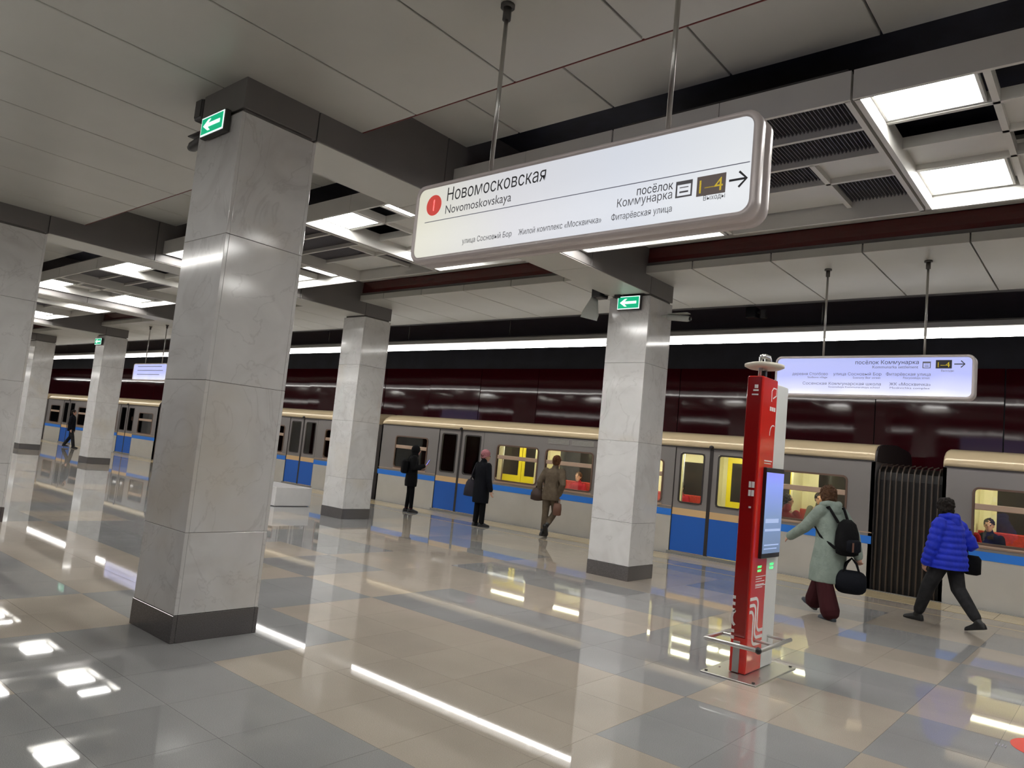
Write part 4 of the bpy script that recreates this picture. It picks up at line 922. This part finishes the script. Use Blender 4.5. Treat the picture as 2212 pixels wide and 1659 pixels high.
# 3: olive coat, walking towards the train
P3 = sc_(stand(pelvis=(0, 0, .91), neck=(.02, .05, 1.38), head=(.03, .09, 1.525), hipL=(-.085, 0, .88), hipR=(.085, 0, .88), knL=(-.075, -.02, .48), knR=(.06, .13, .50), anL=(-.06, -.10, .11), anR=(.05, -.16, .24), shL=(-.165, .03, 1.32), shR=(.18, .04, 1.33), elL=(-.25, -.06, 1.08), wrL=(-.27, .03, .90), elR=(.28, -.05, 1.08), wrR=(.16, .05, .86), cuR=1.2), 1.0)
person('woman with brown hair in olive coat and trousers walking towards the train', (-8.93, 11.98, 0), (-.15, 1), P3, [
 trousers('colive', .095, .068, .05, stop=.16), coat('colive', [(.74, .175, .14), (.84, .185, .15), (.95, .18, .14), (1.08, .165, .125), (1.22, .18, .13), (1.31, .18, .115), (1.38, .10, .08)], (.074, .062, .054)),
 hair('hairr', 'bun'), shoes('shoe', .15, -.12, -.95)], 1.0)
bg = thing('shoulder_bag', 'dark brown bag on the left arm of the woman in olive', 'bag', (-9.235, 11.93, 0))
MB().stack([(0, 0, z, a, c) for z, a, c in ((.70, .05, .05), (.72, .15, .09), (.84, .15, .09), (.93, .11, .06), (.96, .07, .03))], 18, 2.4).build('bag_body', K['cbrown'], bg, True)
MB().tube([(-.06, 0, .94), (.0, .02, 1.06), (.03, -.06, 1.07), (.04, -.03, .94)], .012, 8).build('strap', K['cbrown'], bg, True)
bg = thing('hand_bag', 'reddish brown bag in the right hand of the woman in olive', 'bag', (-8.74, 11.98, 0))
MB().stack([(0, 0, z, a, c) for z, a, c in ((.46, .06, .04), (.475, .085, .055), (.60, .09, .06), (.69, .08, .05), (.71, .05, .02))], 16, 2.8).build('bag_body', K['ctan'], bg, True)
MB().tube([(-.05, 0, .70), (-.03, .01, .80), (.03, .01, .80), (.05, 0, .70)], .008, 8).build('strap', K['ctan'], bg, True)
# 4: sage coat with backpack and duffel
P4 = sc_(stand(pelvis=(0, 0, .89), neck=(0, .05, 1.36), head=(0, .10, 1.495), yaw=.1, hipL=(-.085, 0, .86), hipR=(.085, 0, .86), knL=(-.10, -.02, .46), knR=(.08, .20, .48), anL=(-.10, -.16, .085), anR=(.09, .33, .13), shL=(-.17, .02, 1.30), shR=(.175, .04, 1.29), elL=(-.24, .20, 1.07), wrL=(-.24, .44, .93), elR=(.22, -.14, 1.05), wrR=(.20, -.24, .80), cuR=1.3, cuL=.3, skirt=(0, .03)), .985)
person('brown-haired woman in long sage green coat walking left, black backpack', (-2.80, 9.58, 0), (-.86, .50), P4, [
 trousers('cmaroon', .10, .098, .115, stop=.06), coat('csage', [(.43, .215, .20), (.60, .21, .195), (.78, .195, .18), (.92, .18, .165), (1.06, .175, .15), (1.20, .19, .15), (1.30, .18, .125), (1.37, .105, .09)], (.080, .070, .058), hood=hood_down, cut=1.03),
 hair('hairb', 'bob'), shoes('shoeb', 0, 0, .38)], .985)
BK = thing('backpack', 'black backpack on the back of the woman in sage green', 'backpack', (-2.80, 9.58, 0), math.atan2(.86, .50))
MB().stack([(.03, -.235+.05*(z-.8), z, a, c) for z, a, c in ((.78, .08, .06), (.80, .135, .085), (.92, .145, .105), (1.05, .135, .095), (1.16, .105, .07), (1.21, .05, .03))], 20, 2.8).build('pack_body', K['cblack'], BK, True)
MB().stack([(.03, -.335+.05*(z-.8), z, a, c) for z, a, c in ((.83, .07, .02), (.85, .10, .035), (.96, .10, .035), (.98, .07, .02))], 16, 3).build('front_pocket', K['cnavy'], BK, True)
MB().tube([(-.06, -.16, 1.17), (-.115, -.06, 1.335), (-.13, .10, 1.28), (-.15, .13, 1.10), (-.17, .0, .98), (-.10, -.17, .86)], .017, 8).tube([(.10, -.16, 1.17), (.115, -.06, 1.335), (.13, .12, 1.28), (.15, .15, 1.10), (.17, .0, .98), (.13, -.17, .86)], .017, 8).build('strap', K['cblack'], BK, True)
MB().box(-.03, -.005, -.372, -.368, .84, .95).build('tan_tag', K['ctan'], BK)
DF = thing('duffel_bag', 'black duffel bag carried behind by the woman in sage green', 'bag', (-2.545, 9.56, .315), .35)
dr = []
for i in range(11):
    x = -.17+.34*i/10; e = math.sqrt(max(0, 1-((i-5)/5.6)**4)); e = max(e, .55)
    dr.append([(x*(1 if 1 else 0), .095*e*math.cos(a), .15+(.15 if math.sin(a) > 0 else .135)*e*math.sin(a)) for a in [2*math.pi*k/18 for k in range(18)]])
MB().loft(dr).build('bag_body', K['cnavy'], DF, True, .008)
MB().tube([(-.09, .04, .27), (-.06, .03, .38), (.0, .0, .44), (.06, .03, .38), (.09, .04, .27)], .012, 8).tube([(-.09, -.04, .27), (-.05, -.02, .38), (.0, .0, .44), (.05, -.02, .38), (.09, -.04, .27)], .012, 8).build('handle', K['cblack'], DF, True)
# 5: blue quilted jacket
P5 = sc_(stand(pelvis=(0, 0, .89), neck=(0, .03, 1.35), head=(-.01, .07, 1.485), yaw=.55, hipL=(-.085, 0, .86), hipR=(.085, 0, .86), knL=(-.08, .20, .47), knR=(.09, -.08, .48), anL=(-.06, .34, .09), anR=(.05, -.36, .14), shL=(-.18, .02, 1.29), shR=(.18, .01, 1.28), elL=(-.245, .06, 1.02), wrL=(-.23, .15, .78), elR=(.285, -.12, 1.04), wrR=(.20, .10, 1.0), cuL=.7), .985)
person('dark-haired person in bright blue quilted jacket walking left in black boots', (-1.72, 10.72, 0), (-.93, .37), P5, [
 trousers('cchar', .105, .088, .066, stop=.14), coat('cblue', [(.72, .225, .19), (.80, .225, .19), (.95, .205, .175), (1.08, .195, .16), (1.20, .20, .155), (1.29, .19, .13), (1.35, .12, .10)], (.088, .076, .064), quilt=.016, hood=hood_down, name='quilted_jacket', cut=1.0, vox=.009),
 hair('haird', 'bob'), part('collar', 'mint', lambda b, P: b.tube([lerp(P['neck'], P['head'], .15), lerp(P['neck'], P['head'], .40)], [.062, .058], 14, False)), shoes('shoe', .16, 0, -.28)], .985)
bg = thing('shoulder_bag', 'small black bag at the right side of the blue jacket', 'bag', (-1.50, 10.93, 0))
MB().stack([(0, 0, z, a, c) for z, a, c in ((.66, .06, .04), (.68, .10, .06), (.86, .10, .06), (.90, .07, .03))], 16, 2.8).build('bag_body', K['cblack'], bg, True)
MB().tube([(-.05, 0, .89), (-.06, -.02, 1.08), (-.03, -.05, 1.22)], .010, 8).build('strap', K['black'], bg, True)
# 6: distant figure
P6 = sc_(stand(knR=(.09, .12, .48), anR=(.08, .20, .09), anL=(-.09, -.22, .13), knL=(-.09, -.02, .47)), .99)
person('distant person in dark clothes on the platform at the far left', (-34.6, 11.85, 0), (.6, .8), P6, [
 trousers('cchar', .095, .075, .065), coat('cnavy', [(.72, .19, .14), (.95, .185, .14), (1.2, .19, .135), (1.3, .18, .115), (1.37, .10, .08)], (.075, .065, .055)), hair('haird', 'short'), shoes('shoe')], .99, .014)
# passengers sitting in the train
def sitter(label, x, near, cm, hm, kind, s=.97, yaw=0., tm='cchar', dz=0.):
    z0 = .46
    P = dict(pelvis=(0, .0, z0+.09+dz), neck=(0, .0, z0+.60+dz), head=(0, .03, z0+.735+dz), yaw=yaw, hipL=(-.09, .02, z0+.09), hipR=(.09, .02, z0+.09), knL=(-.10, .42, z0+.06), knR=(.10, .42, z0+.06), anL=(-.10, .44, .105), anR=(.10, .44, .105),
             shL=(-.17, 0, z0+.53+dz), shR=(.17, 0, z0+.53+dz), elL=(-.22, .06, z0+.27+dz), elR=(.22, .06, z0+.27+dz), wrL=(-.08, .26, z0+.20), wrR=(.08, .26, z0+.20))
    y = YT+.40 if near else YFAR-.34
    person(label, (x, y, .0), (0, 1) if near else (0, -1), P, [trousers(tm, .085, .07, .055), coat(cm, [(.50, .16, .12), (.62, .165, .12), (.8, .165, .12), (.97, .175, .12), (1.02, .17, .11), (1.07, .10, .08)], (.068, .058, .048), name='sweater'), hair(hm, kind), shoes('shoe')], s, .013, 'person')
sitter('seated passenger in red sweater with dark hair, seen through the window', -4.72, True, 'credk', 'haird', 'crop', yaw=.9, dz=.04)
sitter('seated passenger in grey green jacket facing the platform, behind sage coat', -4.72, False, 'cgrey', 'haird', 'crop', yaw=-.5, dz=.10)
sitter('bald seated man behind the window right of the blue jacket', -1.86, False, 'cnavy', 'haird', 'none', dz=-.03)
sitter('seated passenger in maroon partly hidden behind the blue jacket', -1.98, True, 'credk', 'haird', 'crop', yaw=-.4, dz=.04)
sitter('seated passenger in red beyond the first door windows', -14.2, False, 'credk', 'hairb', 'crop')
sitter('seated passenger in red and navy low behind the third window', -10.55, False, 'credk', 'hairb', 'short', dz=-.02)
sitter('seated passenger in red seen through the blue double door', -7.75, False, 'credk', 'haird', 'short')
